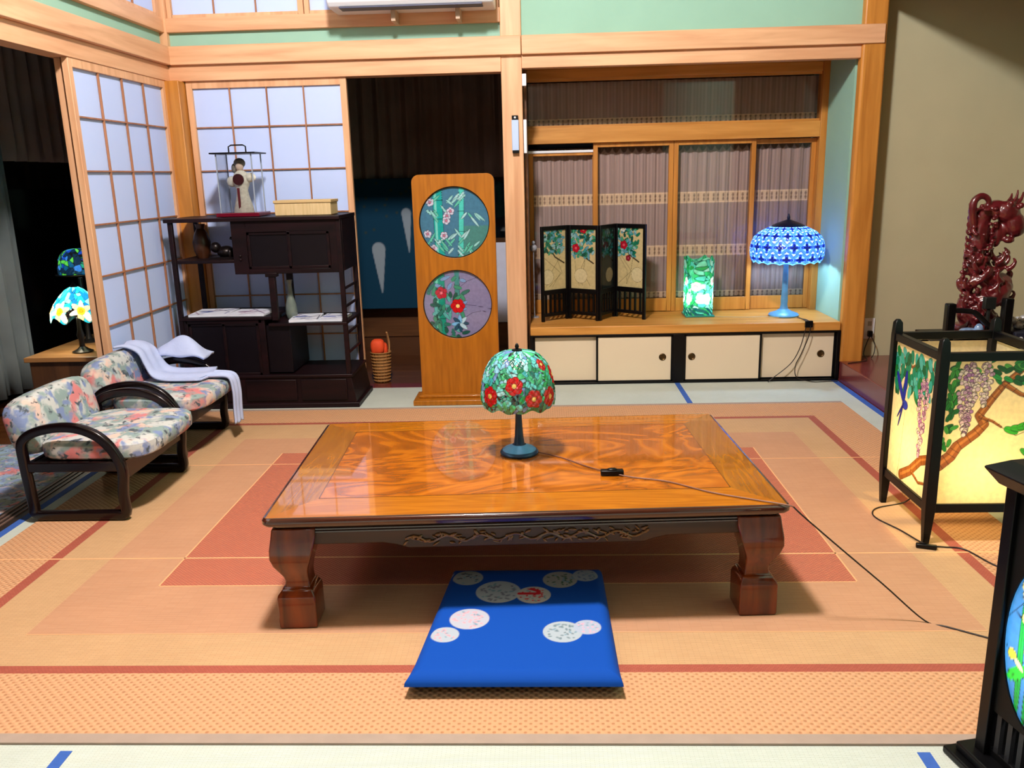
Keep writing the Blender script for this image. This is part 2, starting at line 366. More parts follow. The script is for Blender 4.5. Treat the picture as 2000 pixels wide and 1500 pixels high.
# floor of tatami with blue borders
fl = MB(); fl.box(-2.05, -1.8, -.05, XR, D, 0, 0)
for x in (-1.105, .815): fl.box(x-.014, -1.8, -.001, x+.014, 1.62, .0012, 1); 
for x in (.815, .785): pass
fl.box(.785, 3.4, -.001, .815, D, .0012, 1); fl.box(XR-.035, -1.8, -.001, XR, D, .0012, 1); fl.box(-2.05, -1.8, -.001, -2.018, D, .0012, 1)
st(fl.build('floor', [M['tatami'], M['heri']]))
st(MB().box(-3.14, D, -.05, -.104, 6.75, -.004).box(-3.14, 3.95, -.05, -2.16, D, -.004).build('floor', M['dfloor']))
st(MB().box(-3.14, -1.8, -.05, -2.16, 3.95, -.006).build('floor', floral('blue_floral_carpet', (150, 176, 206), 14)))
# sliding door tracks
tr = MB().box(-2.16, -1.8, -.05, -2.05, D, .0, 0)
for x in (-2.14, -2.115, -2.09): tr.box(x, -1.8, -.001, x+.008, D, .004, 1)
st(tr.build('trim_1', [plain('track_dark', (44, 30, 26), .35), plain('track_rib', (112, 88, 78), .4)]))
st(MB().box(L, D-.01, -.05, -.22, D+.09, .002).build('trim_2', M['darkred']))
# walls that close the room behind the camera and above
sbox('wall_rear', (-2.2, -1.9, 0), (2.9, -1.8, 3.5), M['brown'])
sbox('ceiling', (-3.2, -1.9, 3.5), (3.1, 6.8, 3.6), M['ceil'])
# posts
sbox('trim_3', (-.221, D, 0), (-.104, D+.12, 3.5), M['hz'], .004)                      # centre post
sbox('trim_4', (L-.03, D-.07, 0), (-2.035, D+.06, 1.814), M['gz'], .004)
sbox('trim_23', (L-.03, D-.015, 2.0), (L+.022, D+.06, 3.5), M['hz'], .003)                   # corner post
sbox('trim_5', (1.765, D-.02, 0), (1.895, D+.05, 3.5), M['gz'], .012)                    # alcove post
# head beams, long tie beams (nageshi)
sbox('trim_6', (L, D-.005, 1.815), (-.221, D+.10, 1.90), M['hx'])
sbox('trim_7', (L, D-.03, 1.90), (-.106, D+.03, 2.0), M['hx'], .004)
sbox('trim_8', (-.103, D-.03, 1.90), (1.88, D+.03, 2.0), M['hx'], .004)
sbox('trim_9', (-.104, D-.005, 1.83), (1.765, D+.06, 1.90), M['hx'])
sbox('trim_10', (L-.09, 1.0, 1.815), (L+.005, D, 1.90), M['hy'])
sbox('trim_11', (L-.03, -1.8, 1.90), (L+.03, D, 2.0), M['hy'], .004)
# plaster strip and transom rails
sbox('wall_back', (L, D+.02, 2.0), (-.221, D+.06, 2.075), M['green'], 0)
sbox('wall_back', (-.104, D+.02, 2.0), (1.765, D+.08, 3.5), M['green'], 0)
sbox('wall_left', (L-.06, -1.8, 2.0), (L-.02, D, 2.075), M['green'], 0)
sbox('trim_12', (L, D-.01, 2.075), (-.221, D+.05, 2.15), M['hx'])
sbox('trim_13', (L-.05, -1.8, 2.075), (L+.01, D, 2.15), M['hy'])
sbox('wall_back', (L, D+.02, 2.72), (-.221, D+.06, 3.5), M['green'], 0)
sbox('wall_left', (L-.06, -1.8, 2.72), (L-.02, D, 3.5), M['green'], 0)
sbox('trim_14', (L, D-.01, 2.66), (-.221, D+.05, 2.72), M['hx'])
sbox('trim_15', (L-.05, -1.8, 2.66), (L+.01, D, 2.72), M['hy'])
sbox('wall_left', (L-.09, -1.8, 0), (L-.02, 1.0, 1.90), M['cream'], 0)

def shoji(name, ax, fix, a0, a1, z0, z1, rows, cols, thick=.03, stile=.035, rail=.04, mw=.007, cat=None, lowrail=.09):
    """sliding paper door; ax 'x': runs along x at y=fix, 'y': runs along y at x=fix; faces the room"""
    def bx(m, a, z, b, zz, d0, d1, mi=0):
        if ax == 'x': m.box(a, fix+d0, z, b, fix+d1, zz, mi)
        else: m.box(fix-d1, a, z, fix-d0, b, zz, mi)
    root = sempty(name, (((a0+a1)/2, fix, z0) if ax == 'x' else (fix, (a0+a1)/2, z0)))
    fr = MB()
    bx(fr, a0, z0, a0+stile, z1, 0, thick); bx(fr, a1-stile, z0, a1, z1, 0, thick)
    bx(fr, a0+stile, z1-rail, a1-stile, z1, 0, thick); bx(fr, a0+stile, z0, a1-stile, z0+lowrail, 0, thick)
    fr.build('frame', M['hz'], root, .002)
    mu = MB(); ia, ib = a0+stile, a1-stile
    for z in rows: bx(mu, ia, z-mw/2, ib, z+mw/2, .004, .014)
    for k in range(1, cols):
        x = ia+(ib-ia)*k/cols; bx(mu, x-mw/2, z0+lowrail, x+mw/2, z1-rail, .003, .013)
    mu.build('muntin', M['munt'], root)
    pp = MB(); bx(pp, ia, z0+lowrail, ib, z1-rail, .016, .0175); pp.build('paper', M['paper'], root, smooth=False)
    return root
ROWS = [1.561, 1.318, 1.07, .826, .583, .34]
shoji('door_1', 'x', D+.015, -2.03, -1.105, 0.003, 1.815, ROWS, 4)
shoji('door_2', 'y', L-.0, 3.925, 4.93, 0.003, 1.815, ROWS, 4)
shoji('door_3', 'y', L-.045, 3.945, 4.92, 0.003, 1.815, ROWS, 4)
# transom panels
for i, (a, b) in enumerate(((-2.09, -1.315), (-1.31, -.225))):
    shoji('window_%d' % (i+1), 'x', D+.01, a, b, 2.15, 2.66, [2.40], 4 if i else 3, .025, .03, .02, lowrail=.02)
for i, (a, b) in enumerate(((3.6, 4.95), (2.2, 3.595), (.8, 2.195))):
    shoji('window_%d' % (i+3), 'y', L, a, b, 2.15, 2.66, [2.40], 5, .025, .03, .02, lowrail=.02)

# ---- corridor behind and beside
sbox('wall_corridor', (-3.14, 6.7, 0), (-.1, 6.8, .24), M['brown'])
sbox('wall_corridor', (-3.14, 6.7, 2.0), (-.1, 6.8, 3.5), M['cream'], 0)
sbox('wall_corridor', (-.2, D+.13, 0), (-.1, 6.7, 3.5), plain('corridor_plaster', (92, 88, 82), .9, .1), 0)
sbox('window_6', (-3.1, 6.74, .24), (-.2, 6.75, 2.0), plain('night_window_glass', (6, 9, 14), .06, .5, var=.2))
sbox('window_7', (-3.16, -1.8, .04), (-3.15, 6.7, 2.0), plain('night_window_glass', (6, 8, 12), .06, .5, var=.2))
sbox('trim_16', (-3.18, -1.8, 0), (-3.10, 6.7, .06), M['brown'])
sbox('wall_corridor', (-3.2, -1.8, 2.0), (-3.12, 6.75, 3.5), M['cream'], 0)
sbox('ceiling', (-3.14, -1.8, 2.25), (-2.16, 6.7, 2.28), M['brown'], 0)
sbox('ceiling', (-2.16, D+.12, 2.25), (-.2, 6.7, 2.28), M['brown'], 0)
def pleats(name, ax, fix, a0, a1, z0, z1, n, amp, mt, taper=None):
    nu = n*8+1; us = np.linspace(0, 1, nu); vs = np.linspace(0, 1, 10)
    rnd = np.random.RandomState(3).rand(n+2)
    def mp(u, v):
        a = a0+(a1-a0)*u
        ph = u*n*2*PI; k = rnd[np.clip((u*n).astype(int), 0, n)]
        d = amp*(.6+.6*k)*np.sin(ph+.5*np.sin(v*2+k*4)); z = z0+(z1-z0)*v
        if taper: a = a0+(a1-a0)*(u+taper*(v-1)*.0)
        return (a, fix+d, z) if ax == 'x' else (fix+d, a, z)
    return grid(name, mp, us, vs, None, mt, solid=.003)
drape = plain('dark_curtain', (150, 132, 124), .95, .05, var=.15, vs=4)
drape2 = plain('grey_curtain', (104, 110, 110), .95, .05, var=.2, vs=4)
tag(pleats('curtain', 'x', 6.62, -2.6, -.24, 1.24, 2.1, 22, .025, drape), 'dark pleated curtain hanging high across the corridor window behind the wooden screen stand', 'curtain')
tag(pleats('curtain', 'y', -3.04, 4.75, 6.55, 1.40, 2.15, 15, .025, drape), 'dark pleated short curtain above the chest in the side corridor', 'curtain')
c1 = pleats('curtain', 'y', -3.0, 4.0, 4.72, .12, 2.15, 6, .035, drape2)
tag(c1, 'long grey floor-length drape with bluish hem beside the side corridor chest', 'curtain')
# dark teal banner with two pale tapered figures
def ban(u, v):
    p = Paint(u, v, (14, 60, 86)); p.aa = .01
    for x, z, h, w_ in ((.27, .47, .34, .10), (.50, .74, .30, .07)):
        for k in range(60):
            t = k/59; p.disc(x+.01*t, z-h*t, w_*.5*(1-t*.93), (150, 164, 176), False)
    for k in range(26):
        rr = random.Random(k); p.disc(rr.random()*.75, .55+rr.random()*.45, .01, (52, 66, 62), False)
    return p.c
tag(grid('banner', lambda u, v: (-1.55+u, 6.56+0*u, .25+v), np.linspace(0, .8, 120), np.linspace(0, 1.0, 140), ban, CLOTH_P, solid=.004), 'dark teal cloth banner with pale tapered marks in the corridor behind', 'banner')
o = MB().box(-.36, 5.9, 0, -.215, 6.35, .80).box(-.365, 5.88, .24, -.21, 5.9, .80, 1).build('cabinet', [M['brown'], plain('pale_cabinet', (200, 204, 224), .5)], bevel=.004)
tag(o, 'pale narrow cabinet edge in the corridor seen between wooden screen stand and post', 'cabinet')

# ---- bay (tokowaki) with window, counter and low cupboard doors
YW = 5.50
sbox('wall_bay_right', (XR, D+.06, 0), (XR+.1, YW+.3, 3.5), M['green'], 0)
sbox('wall_bay_left', (-.10, D+.12, 0), (-.085, YW+.1, 3.5), M['brown'], 0)
sbox('ceiling', (-.1, D+.06, 1.875), (XR, YW+.2, 1.895), M['gx'], 0)
sbox('trim_17', (-.085, YW-.02, 1.82), (1.72, YW+.06, 1.875), M['gx'])
sbox('trim_18', (-.085, YW-.03, 1.435), (1.7195, YW+.06, 1.53), M['gx'])
sbox('trim_19', (1.72, YW-.03, .357), (XR, YW+.06, 1.875), M['gz'])
sbox('trim_20', (-.085, D, .305), (XR, YW+.08, .357), M['gx'], .004)               # the counter board
def wleaf(name, a, b, y, z0=.36, z1=1.435, st_=.028, top=.028, low=.085):
    root = sempty(name, ((a+b)/2, y, z0))
    f = MB().box(a, y, z0, a+st_, y+.022, z1).box(b-st_, y, z0, b, y+.022, z1).box(a+st_, y, z1-top, b-st_, y+.022, z1).box(a+st_, y, z0, b-st_, y+.022, z0+low)
    f.build('frame', M['gz'], root, .002)
    MB().box(a+st_, y+.008, z0+low, b-st_, y+.012, z1-top).build('pane', M['glass'], root, smooth=False)
wleaf('window_8', -.085, .352, YW+.028, z1=1.39)
wleaf('window_9', .325, .829, YW)
wleaf('window_10', .831, 1.342, YW)
wleaf('window_11', 1.315, 1.72, YW+.028, z1=1.43)
root = sempty('window_12', (.8, YW, 1.53)); MB().box(-.085, YW+.01, 1.53, 1.72, YW+.014, 1.82).build('pane', M['glass'], root, smooth=False)
MB().box(-.085, YW+.0, 1.53, 1.72, YW+.02, 1.545).box(-.085, YW, 1.805, 1.72, YW+.02, 1.82).build('frame', M['gx'], root)
sbox('wall_outside', (-.1, 5.78, 0), (XR, 5.8, 2.0), M['dark'], 0)
tag(MB().box(-.085, YW+.024, 1.385, .325, YW+.028, 1.395).box(-.085, YW+.02, 1.38, .325, YW+.027, 1.392).build('curtain_rail', M['white']), 'thin white rail above the bay window leaf next to the centre post', 'rail')
def lacepaint(bands, top, dark=None):
    def f(u, v):
        p = Paint(u, v, (168, 144, 138)); n = np.sin(u*2*PI/.021)*.5+.5; n2 = np.sin(u*171+3*np.sin(u*9))*.5+.5
        p.c = p.c*(.80+.22*n+.14*n2)[:, None]
        def mix(k, col): p.c[:] = p.c*(1-k[:, None])+np.array(lin(col))*k[:, None]
        for (z, h) in bands:
            d = np.abs(v-z); mix(np.clip((h/2-d)/.004, 0, 1)*.75, (232, 200, 164))
            q = np.abs(((u/.062) % 1)-.5)*2; dm = np.abs(q-.55)*.03+np.abs(d-.012)*.4
            mix(np.clip((.008-dm)/.003, 0, 1)*(d < h*.36), (140, 112, 98))
            mix(((np.abs(d-h*.42) < .0022)*.8), (244, 214, 180))
        z = np.abs(v-top); sc = top-.03*np.abs(np.sin(u*PI/.05)); k = np.clip((v-sc)/.004, 0, 1)*(v < top+.02); mix(k*.8, (70, 48, 42))
        return p.c
    return f
t = grid('lace_curtain', lambda u, v: (u, 5.585+.006*np.sin(u*95)+.002*np.sin(u*310), v), np.arange(-.08, 1.73, .0045), np.arange(.44, 1.41, .0045), lacepaint([(1.083, .075), (.745, .075), (.455, .05)], 1.40), LACE)
tag(t, 'brownish lace curtain with pale patterned bands behind the lower bay window panes', 'curtain')
t = grid('lace_curtain', lambda u, v: (u, 5.585+.006*np.sin(u*95), v), np.arange(-.08, 1.73, .0045), np.arange(1.54, 1.81, .005), lacepaint([(1.565, .05)], 1.9), LACE)
tag(t, 'narrow brown lace curtain with scalloped hem behind the top transom pane of the bay', 'curtain')
# cupboards under the counter
sbox('wall_cupboard', (-.085, D+.06, 0), (XR, D+.08, .305), M['dark'], 0)
cf = MB().box(-.09, D-.004, 0, XR+.003, D+.05, .012).box(-.09, D-.004, .297, XR+.003, D+.05, .306)
cf.box(-.09, D-.004, 0, -.07, D+.05, .3).box(1.745, D-.004, 0, XR+.003, D+.05, .3).box(.772, D-.006, .01, .838, D+.05, .3)
st(cf.build('trim_21', M['black'], None, .001))
def fus(name, a, b, y, pull=None):
    root = sempty(name, ((a+b)/2, y, .012))
    f = MB().box(a, y, .012, a+.012, y+.02, .296).box(b-.012, y, .012, b, y+.02, .296).box(a, y, .012, b, y+.02, .02).box(a, y, .288, b, y+.02, .296)
    f.build('frame', M['black'], root)
    MB().box(a+.012, y+.004, .02, b-.012, y+.014, .288).build('panel', M['fusuma'], root)
    if pull:
        MB().lathe((0, 0, 0), [(.0001, -.004), (.020, -.004), (.022, 0), (.018, .002), (.014, -.001), (.0001, -.001)], 20, caps=False).build('door_pull', M['brass'], root)
        q = [c_ for c_ in root.children if c_.name.startswith('door_pull')][-1]; q.rotation_euler = (PI/2, 0, 0); q.location = (pull-WL[root.name][0], .002, .15)
fus('door_4', -.07, .325, D+.024); fus('door_5', .31, .772, D+.001, .71); fus('door_6', .838, 1.30, D+.001, .885); fus('door_7', 1.285, 1.745, D+.024, 1.66)

# ---- alcove (tokonoma) beyond the post
sbox('wall_alcove_back', (1.86, 5.12, .0), (3.0, 5.22, 3.5), M['khaki'], 0)
sbox('wall_alcove_side', (3.0, 2.9, 0), (3.08, 5.3, 3.5), M['khaki'], 0)
sbox('wall_alcove_front', (1.76, 2.86, 0), (3.0, 2.94, 3.5), M['khaki'], 0)
sbox('wall_right', (1.76, -1.8, 0), (1.84, 2.86, 3.5), M['green'], 0)
sbox('floor', (1.765, 2.94, -.05), (3.0, 5.12, .122), M['darkred'], .004)
sbox('trim_22', (1.84, 2.94, 2.165), (1.90, D-.02, 2.29), M['gz'], .003)
sbox('wall_alcove_drop', (1.85, 2.94, 2.29), (1.89, D-.02, 3.5), M['green'], 0)
sbox('ceiling', (1.9, 2.94, 3.0), (3.0, 5.12, 3.03), M['brown'], 0)

# ================================================================== RUG
xs = [-1.96, -1.715, -1.675, -1.50, -1.24, .95, 1.20, 1.345, 1.385, 1.615]; ys = [1.642, 1.675, 1.92, 1.955, 2.115, 2.405, 2.6, 3.56, 3.72, 3.95, 4.19, 4.225, 4.47, 4.50]
rg = MB(); zt = .006
def rcls(x, y):
    if y < 1.675 or y > 4.47: return 0
    if x < -1.715 or x > 1.385 or y < 1.92 or y > 4.225: return 1
    if x < -1.675 or x > 1.345 or y < 1.955 or y > 4.19: return 2
    if -1.24 < x < .95 and 2.405 < y < 3.72: return 5
    if -1.50 < x < 1.20 and 2.115 < y < 3.95: return 4
    return 3
for i in range(len(xs)-1):
    for j in range(len(ys)-1):
        x0, x1, y0, y1 = xs[i], xs[i+1], ys[j], ys[j+1]
        rg.add([(x0, y0, zt), (x1, y0, zt), (x1, y1, zt), (x0, y1, zt)], [(0, 1, 2, 3)], rcls((x0+x1)/2, (y0+y1)/2))
a, b, c_, d_ = xs[0], xs[-1], ys[0], ys[-1]
rg.add([(a, c_, 0.0005), (b, c_, 0.0005), (b, d_, 0.0005), (a, d_, 0.0005), (a, c_, zt), (b, c_, zt), (b, d_, zt), (a, d_, zt)], [(0, 1, 5, 4), (1, 2, 6, 5), (2, 3, 7, 6), (3, 0, 4, 7), (3, 2, 1, 0)], 0)
RUGM = [plain('rug_binding', (164, 146, 134), .9, .1), bead('rug_bead', (208, 158, 118), (166, 112, 76), .024, .021), weave('rug_line', (172, 92, 74), (164, 84, 68), .01, .006),
        weave('rug_plain', (202, 162, 120), (196, 156, 114), .03, .005, .25), weave('rug_pink', (198, 150, 116), (192, 142, 108), .06, .004, .25), bead('rug_red', (182, 104, 82), (204, 138, 104), .014, .012)]
rg_o = rg.build('rug', RUGM, smooth=False)
tag(rg_o, 'large woven rush rug with reddish centre and borders under the low table', 'rug')
sm = MB()      # light seams woven between the strips
for (x0, y0, x1, y1) in ((-1.96, 2.6, 1.615, 2.608), (-1.96, 3.56, 1.615, 3.566), (-1.24, 2.40, .95, 2.405), (-1.245, 2.405, -1.24, 3.72), (.95, 2.405, .955, 3.72), (-1.5, 2.112, 1.2, 2.115)):
    sm.box(x0, y0, zt, x1, y1, zt+.0006)
sm.build('seam', plain('rug_seam', (226, 170, 122), .9), rg_o, smooth=False)

# ================================================================== LOW TABLE
TR = Matrix.Translation((-.079, 2.614, 0)) @ Matrix.Rotation(.046, 4, 'Z')
TW, TD, TH = .732, .465, .35
T = thing('low_table', (-.079, 2.614, 0.006), 'large glossy golden-brown low wooden table with carved apron on the rush rug', 'table')
def woodtop(name, c1, c2, c3, figure, scale, stretch=(1, 5, 5), spec=.5):
    m, nt, N, L_, p = new(name); tc = N.new('ShaderNodeTexCoord'); mp = N.new('ShaderNodeMapping'); mp.inputs['Scale'].default_value = stretch
    L_.new(tc.outputs['Object'], mp.inputs['Vector']); nz = N.new('ShaderNodeTexNoise'); nz.inputs['Scale'].default_value = scale; nz.inputs['Detail'].default_value = 3; nz.inputs['Distortion'].default_value = figure
    L_.new(mp.outputs[0], nz.inputs['Vector']); mu = N.new('ShaderNodeMath'); mu.operation = 'MULTIPLY'; mu.inputs[1].default_value = 9; L_.new(nz.outputs['Fac'], mu.inputs[0])
    fr = N.new('ShaderNodeMath'); fr.operation = 'PINGPONG'; fr.inputs[1].default_value = .5; L_.new(mu.outputs[0], fr.inputs[0])
    cr = N.new('ShaderNodeValToRGB'); e = cr.color_ramp.elements; e[0].position = 0; e[0].color = (*lin(c1), 1); e[1].position = .5; e[1].color = (*lin(c2), 1); k = e.new(.3); k.color = (*lin(c3), 1)
    L_.new(fr.outputs[0], cr.inputs[0]); L_.new(cr.outputs[0], p.inputs['Base Color']); p.inputs['Roughness'].default_value = .25; p.inputs['Coat Weight'].default_value = 1; p.inputs['Coat Roughness'].default_value = .03
    return m
M['burl'] = woodtop('burl_wood', (146, 78, 12), (196, 112, 20), (174, 94, 14), 1.2, 2.0, (1, 1.6, 2)); M['tframe'] = woodtop('table_frame_wood', (168, 96, 12), (190, 114, 16), (180, 106, 14), .3, 1.5, (1, 9, 9)); M['tside'] = woodtop('table_side_wood', (146, 86, 10), (168, 104, 16), (158, 96, 12), .3, 1.5, (9, 1, 9))
M['tleg'] = wood('table_leg_wood', (74, 26, 6), (124, 50, 10), 'z', .2, .5); M['tedge'] = wood('table_edge_wood', (48, 18, 12), (70, 30, 18), 'x', .18, .9)
m = MB(TR)
def rrect(hx, hy, r, n=5):
    pts = []
    for sx, sy, a0 in ((1, -1, -90), (1, 1, 0), (-1, 1, 90), (-1, -1, 180)):
        for k in range(n+1):
            a_ = R(a0+90*k/n); pts.append((sx*(hx-r)+r*math.cos(a_), sy*(hy-r)+r*math.sin(a_)))
    return pts
lv = [(.312, -.030), (.318, -.020), (.324, -.018), (.327, -.004), (.333, 0), (.343, 0), (.348, -.003), (.350, -.008)]
rings = [[(x, y, z) for x, y in rrect(TW+d, TD+d, .025)] for z, d in lv]; n = len(rings[0]); vs = [p for r_ in rings for p in r_]
m.add(vs, [(i*n+j, i*n+(j+1) % n, (i+1)*n+(j+1) % n, (i+1)*n+j) for i in range(len(lv)-1) for j in range(n)], 0)
m.add(rings[-1], [tuple(range(n))], 0); m.add(rings[0], [tuple(range(n))], 0)
tt = m.build('tabletop', M['tedge'], T)
ix, iy0, iy1 = .60, -.315, .335; Hx, Hy = TW-.012, TD-.012
m = MB(TR); m.add([(-Hx, -Hy, .3503), (Hx, -Hy, .3503), (ix, iy0, .3503), (-ix, iy0, .3503)], [(0, 1, 2, 3)]); m.build('top_border', M['tframe'], tt, smooth=False); m = MB(TR); m.add([(-Hx, Hy, .3503), (Hx, Hy, .3503), (ix, iy1, .3503), (-ix, iy1, .3503)], [(3, 2, 1, 0)])
m.build('top_border', M['tframe'], tt, smooth=False)
m = MB(TR); m.add([(-Hx, -Hy, .3503), (-ix, iy0, .3503), (-ix, iy1, .3503), (-Hx, Hy, .3503)], [(0, 1, 2, 3)]); m.build('end_border', M['tside'], tt, smooth=False); m = MB(TR); m.add([(Hx, -Hy, .3503), (ix, iy0, .3503), (ix, iy1, .3503), (Hx, Hy, .3503)], [(3, 2, 1, 0)])
m.build('end_border', M['tside'], tt, smooth=False)
m = MB(TR); m.add([(-ix, iy0, .3504), (ix, iy0, .3504), (ix, iy1, .3504), (-ix, iy1, .3504)], [(0, 1, 2, 3)]); m.build('centre_panel', M['burl'], tt, smooth=False)
m = MB(TR)
for a_, b_, c2, d2 in ((-ix, iy0, ix, iy0), (-ix, iy1, ix, iy1)): m.box(a_, b_-.0015, .3504, c2, d2+.0015, .3508)
for x in (-ix, ix): m.box(x-.0015, iy0, .3504, x+.0015, iy1, .3508)
m.build('inlay_line', plain('inlay', (110, 62, 14), .2, coat=1), tt, smooth=False)
LV = [(.312, .0, .12), (.285, -.004, .124), (.25, -.010, .122), (.225, -.011, .115), (.20, -.004, .10), (.18, .006, .085), (.16, .016, .072), (.145, .020, .068), (.125, .018, .072), (.122, .010, .088), (.118, .008, .09), (.108, .0, .104), (.10, -.002, .108), (.014, -.002, .108), (.006, .0, .105)]
for sx in (-1, 1):
    for sy in (-1, 1):
        m = MB(TR); rr = []
        for z, o_, w_ in LV:
            X0, Y0 = sx*(TW-.022-o_), sy*(TD-.022-o_); X1, Y1 = X0-sx*w_, Y0-sy*w_
            rr += [(X0, Y0, z), (X1, Y0, z), (X1, Y1, z), (X0, Y1, z)]
        m.add(rr, [(i*4+j, i*4+(j+1) % 4, (i+1)*4+(j+1) % 4, (i+1)*4+j) for i in range(len(LV)-1) for j in range(4)]+[(0, 1, 2, 3), tuple(len(LV)*4-4+j for j in range(4))])
        m.build('leg', M['tleg'], T, .004)
M['apron'] = wood('apron_wood', (48, 24, 10), (74, 40, 14), 'x', .4, .1)
def apron(y0, y1, hx, xf=TR, sw=False):
    m = MB(xf); poly = [(-hx, .314), (-hx, .258), (-.40*hx/.61, .258), (-.36*hx/.61, .250), (-.33*hx/.61, .240), (.33*hx/.61, .240), (.36*hx/.61, .250), (.40*hx/.61, .258), (hx, .258), (hx, .314)]
    m.prism(poly, 'yz' if sw else 'xz', y0, y1); return m
for s_ in (-1, 1):
    y0 = s_*(TD-.035); ap = apron(y0, y0-s_*.02, .612).build('apron', M['apron'], T, .003)
    m = MB(TR); 
    for z in (.296, .304): m.box(-.61, y0, z, .61, y0+s_*.005, z+.004)
    m.build('moulding', M['tedge'], ap)
    if s_ < 0:
        rnd = random.Random(5); m = MB(TR)
        vine = [(-.34+.68*i/60, y0-.004, .268+.009*math.sin(i*.75)) for i in range(61)]; m.tube(vine, .0028, 6)
        for i in range(90):
            x = -.34+.68*rnd.random(); z = .268+rnd.uniform(-.015, .017)
            m.ball((x, y0-.003, z), (rnd.uniform(.006, .013), .004, rnd.uniform(.0025, .005)), 5, rot=Matrix.Rotation(rnd.uniform(-1, 1), 3, 'Y'))
        m.build('carving', plain('carved_gilt_wood', (110, 70, 28), .3, .5, .1, var=.4, vs=60, coat=.5), ap)
    x0 = s_*(TW-.035); apron(x0, x0-s_*.02, .35, sw=True).build('apron', M['apron'], T, .003)

# ================================================================== TABLE LAMP with camellias
def lampstem(cx, cy, z0, prof, mt, root, name='base'): return MB().lathe((cx, cy, z0), prof, 36).build(name, mt, root)
def shade(name, cx, cy, z0, prof, painter, root, nu=300, dv=.0016, mt=None, edge=None):
    """revolved glass shade. prof: list (r, z) from rim to crown; u in metres round the widest girth, v along the profile"""
    pr = np.array(prof, float); ds = np.hypot(np.diff(pr[:, 0]), np.diff(pr[:, 1])); s_ = np.concatenate([[0], np.cumsum(ds)]); Rm = pr[:, 0].max()
    us = np.linspace(0, 2*PI*Rm, nu, endpoint=False); vs = np.arange(0, s_[-1], dv)
    def mp(u, v):
        r = np.interp(v, s_, pr[:, 0]); z = np.interp(v, s_, pr[:, 1]); th = u/Rm-PI/2-PI*.5
        if edge is not None:
            k = np.clip(1-v/.03, 0, 1); z = z+edge(u)*k
        r = r+.0015*np.sin(u*300)*np.sin(v*260)
        return cx+r*np.cos(th), cy+r*np.sin(th), z0+z
    return grid(name, mp, us, vs, painter, mt or G_SHADE, root, wrap=True), Rm, s_[-1]
def dome(r, h, n=24, e=.62):  # rim to crown
    out = [(r*.955, -.022), (r*.985, -.01)]
    for k in range(n+1):
        a_ = PI/2*k/n; out.append((max(.004, r*math.cos(a_)**e), h*math.sin(a_)**1.0))
    return out
def camellia(u, v):
    rnd = random.Random(11); W_ = 2*PI*.122
    pts = [(rnd.random()*W_, rnd.random()*.22) for _ in range(520)]
    pal = [(70, 200, 170), (110, 226, 226), (60, 170, 130), (140, 206, 236), (176, 236, 244), (40, 120, 110), (80, 210, 140), (120, 160, 220), (130, 236, 236)]
    P_ = Paint(u, v, (60, 180, 150)); P_.lw = .0012; P_.aa = .001
    P_.cells(pts, [rnd.choice(pal) for _ in pts], .0018)
    for k in range(70):
        P_.leaf(rnd.random()*W_, rnd.random()*.15, .03, .015, rnd.random()*6.28, rnd.choice([(40, 176, 96), (30, 140, 90), (84, 214, 150), (70, 190, 200)]))
    # flowers: front of shade faces the room (u = W/2)
    for (du, fv, r) in ((-.065, .042, .024), (.035, .058, .026), (-.008, .105, .024), (.115, .045, .022), (-.135, .045, .022), (-.2, .09, .022), (.2, .08, .024), (.28, .04, .024), (-.29, .05, .024), (-.07, .15, .016), (.07, .14, .014), (.34, .1, .024)):
        P_.flower((W_/2+du) % W_, fv, r*1.3, (206, 16, 22), (255, 214, 110), 6, du*9, .26)
    return P_.c
TL = thing('table_lamp', (-.09, 2.66, .352), 'lamp with red camellia stained-glass dome shade standing on the glossy low table', 'lamp')
lampstem(-.09, 2.66, .3512, [(.0001, 0), (.062, 0), (.064, .006), (.060, .012), (.048, .017), (.03, .022), (.021, .028), (.018, .036), (.0145, .06), (.012, .10), (.010, .14), (.0105, .155), (.0001, .156)], [plain('navy_reflection_metal', (24, 62, 96), .3, .5, .3, var=.3, vs=30)], TL, 'stem')  # stem colour carries the blue reflection of the glass shade
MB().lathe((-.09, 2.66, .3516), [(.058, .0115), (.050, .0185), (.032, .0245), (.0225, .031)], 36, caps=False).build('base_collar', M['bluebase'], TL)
shade('lamp_shade', -.09, 2.66, .542, dome(.122, .158), camellia, TL, 320, .0016, glass_mat('camellia_shade_glass', .35, .1, .1), edge=lambda u: .004*np.sin(u*60)+.003*np.sin(u*110))
MB().lathe((-.09, 2.66, .698), [(.018, 0), (.016, .006), (.005, .009), (.007, .016), (.004, .024), (.0001, .027)], 16, caps=False).build('finial', M['black'], TL)
MB().ball((-.09, 2.66, .60), (.018, .018, .026), 8).cyl((-.09, 2.66, .50), (-.09, 2.66, .69), .003).build('bulb', plain('opal_bulb', (240, 236, 220), .3), TL).visible_shadow = True
cd = thing('lamp_cord', (.2, 2.44, .352), 'brown cord with black switch running from the camellia lamp across the table to the floor', 'cord')
m = MB()
pts = [(-.03, 2.655, .356), (.05, 2.60, .354), (.12, 2.52, .354), (.19, 2.45, .356), (.26, 2.41, .354), (.36, 2.37, .354), (.47, 2.28, .354), (.58, 2.22, .354), (.655, 2.178, .355), (.672, 2.170, .352)]
def smooth_path(P_, n=6):
    P_ = [Vector(p) for p in P_]; out = []
    for i in range(len(P_)-1):
        p0, p1, p2, p3 = P_[max(i-1, 0)], P_[i], P_[i+1], P_[min(i+2, len(P_)-1)]
        for k in range(n):
            t = k/n; out.append(.5*((2*p1)+(p2-p0)*t+(2*p0-5*p1+4*p2-p3)*t*t+(3*p1-p0-3*p2+p3)*t**3))
    out.append(P_[-1]); return out
m.tube(smooth_path(pts), .0022, 6); m.build('cord', M['cordb'], cd)
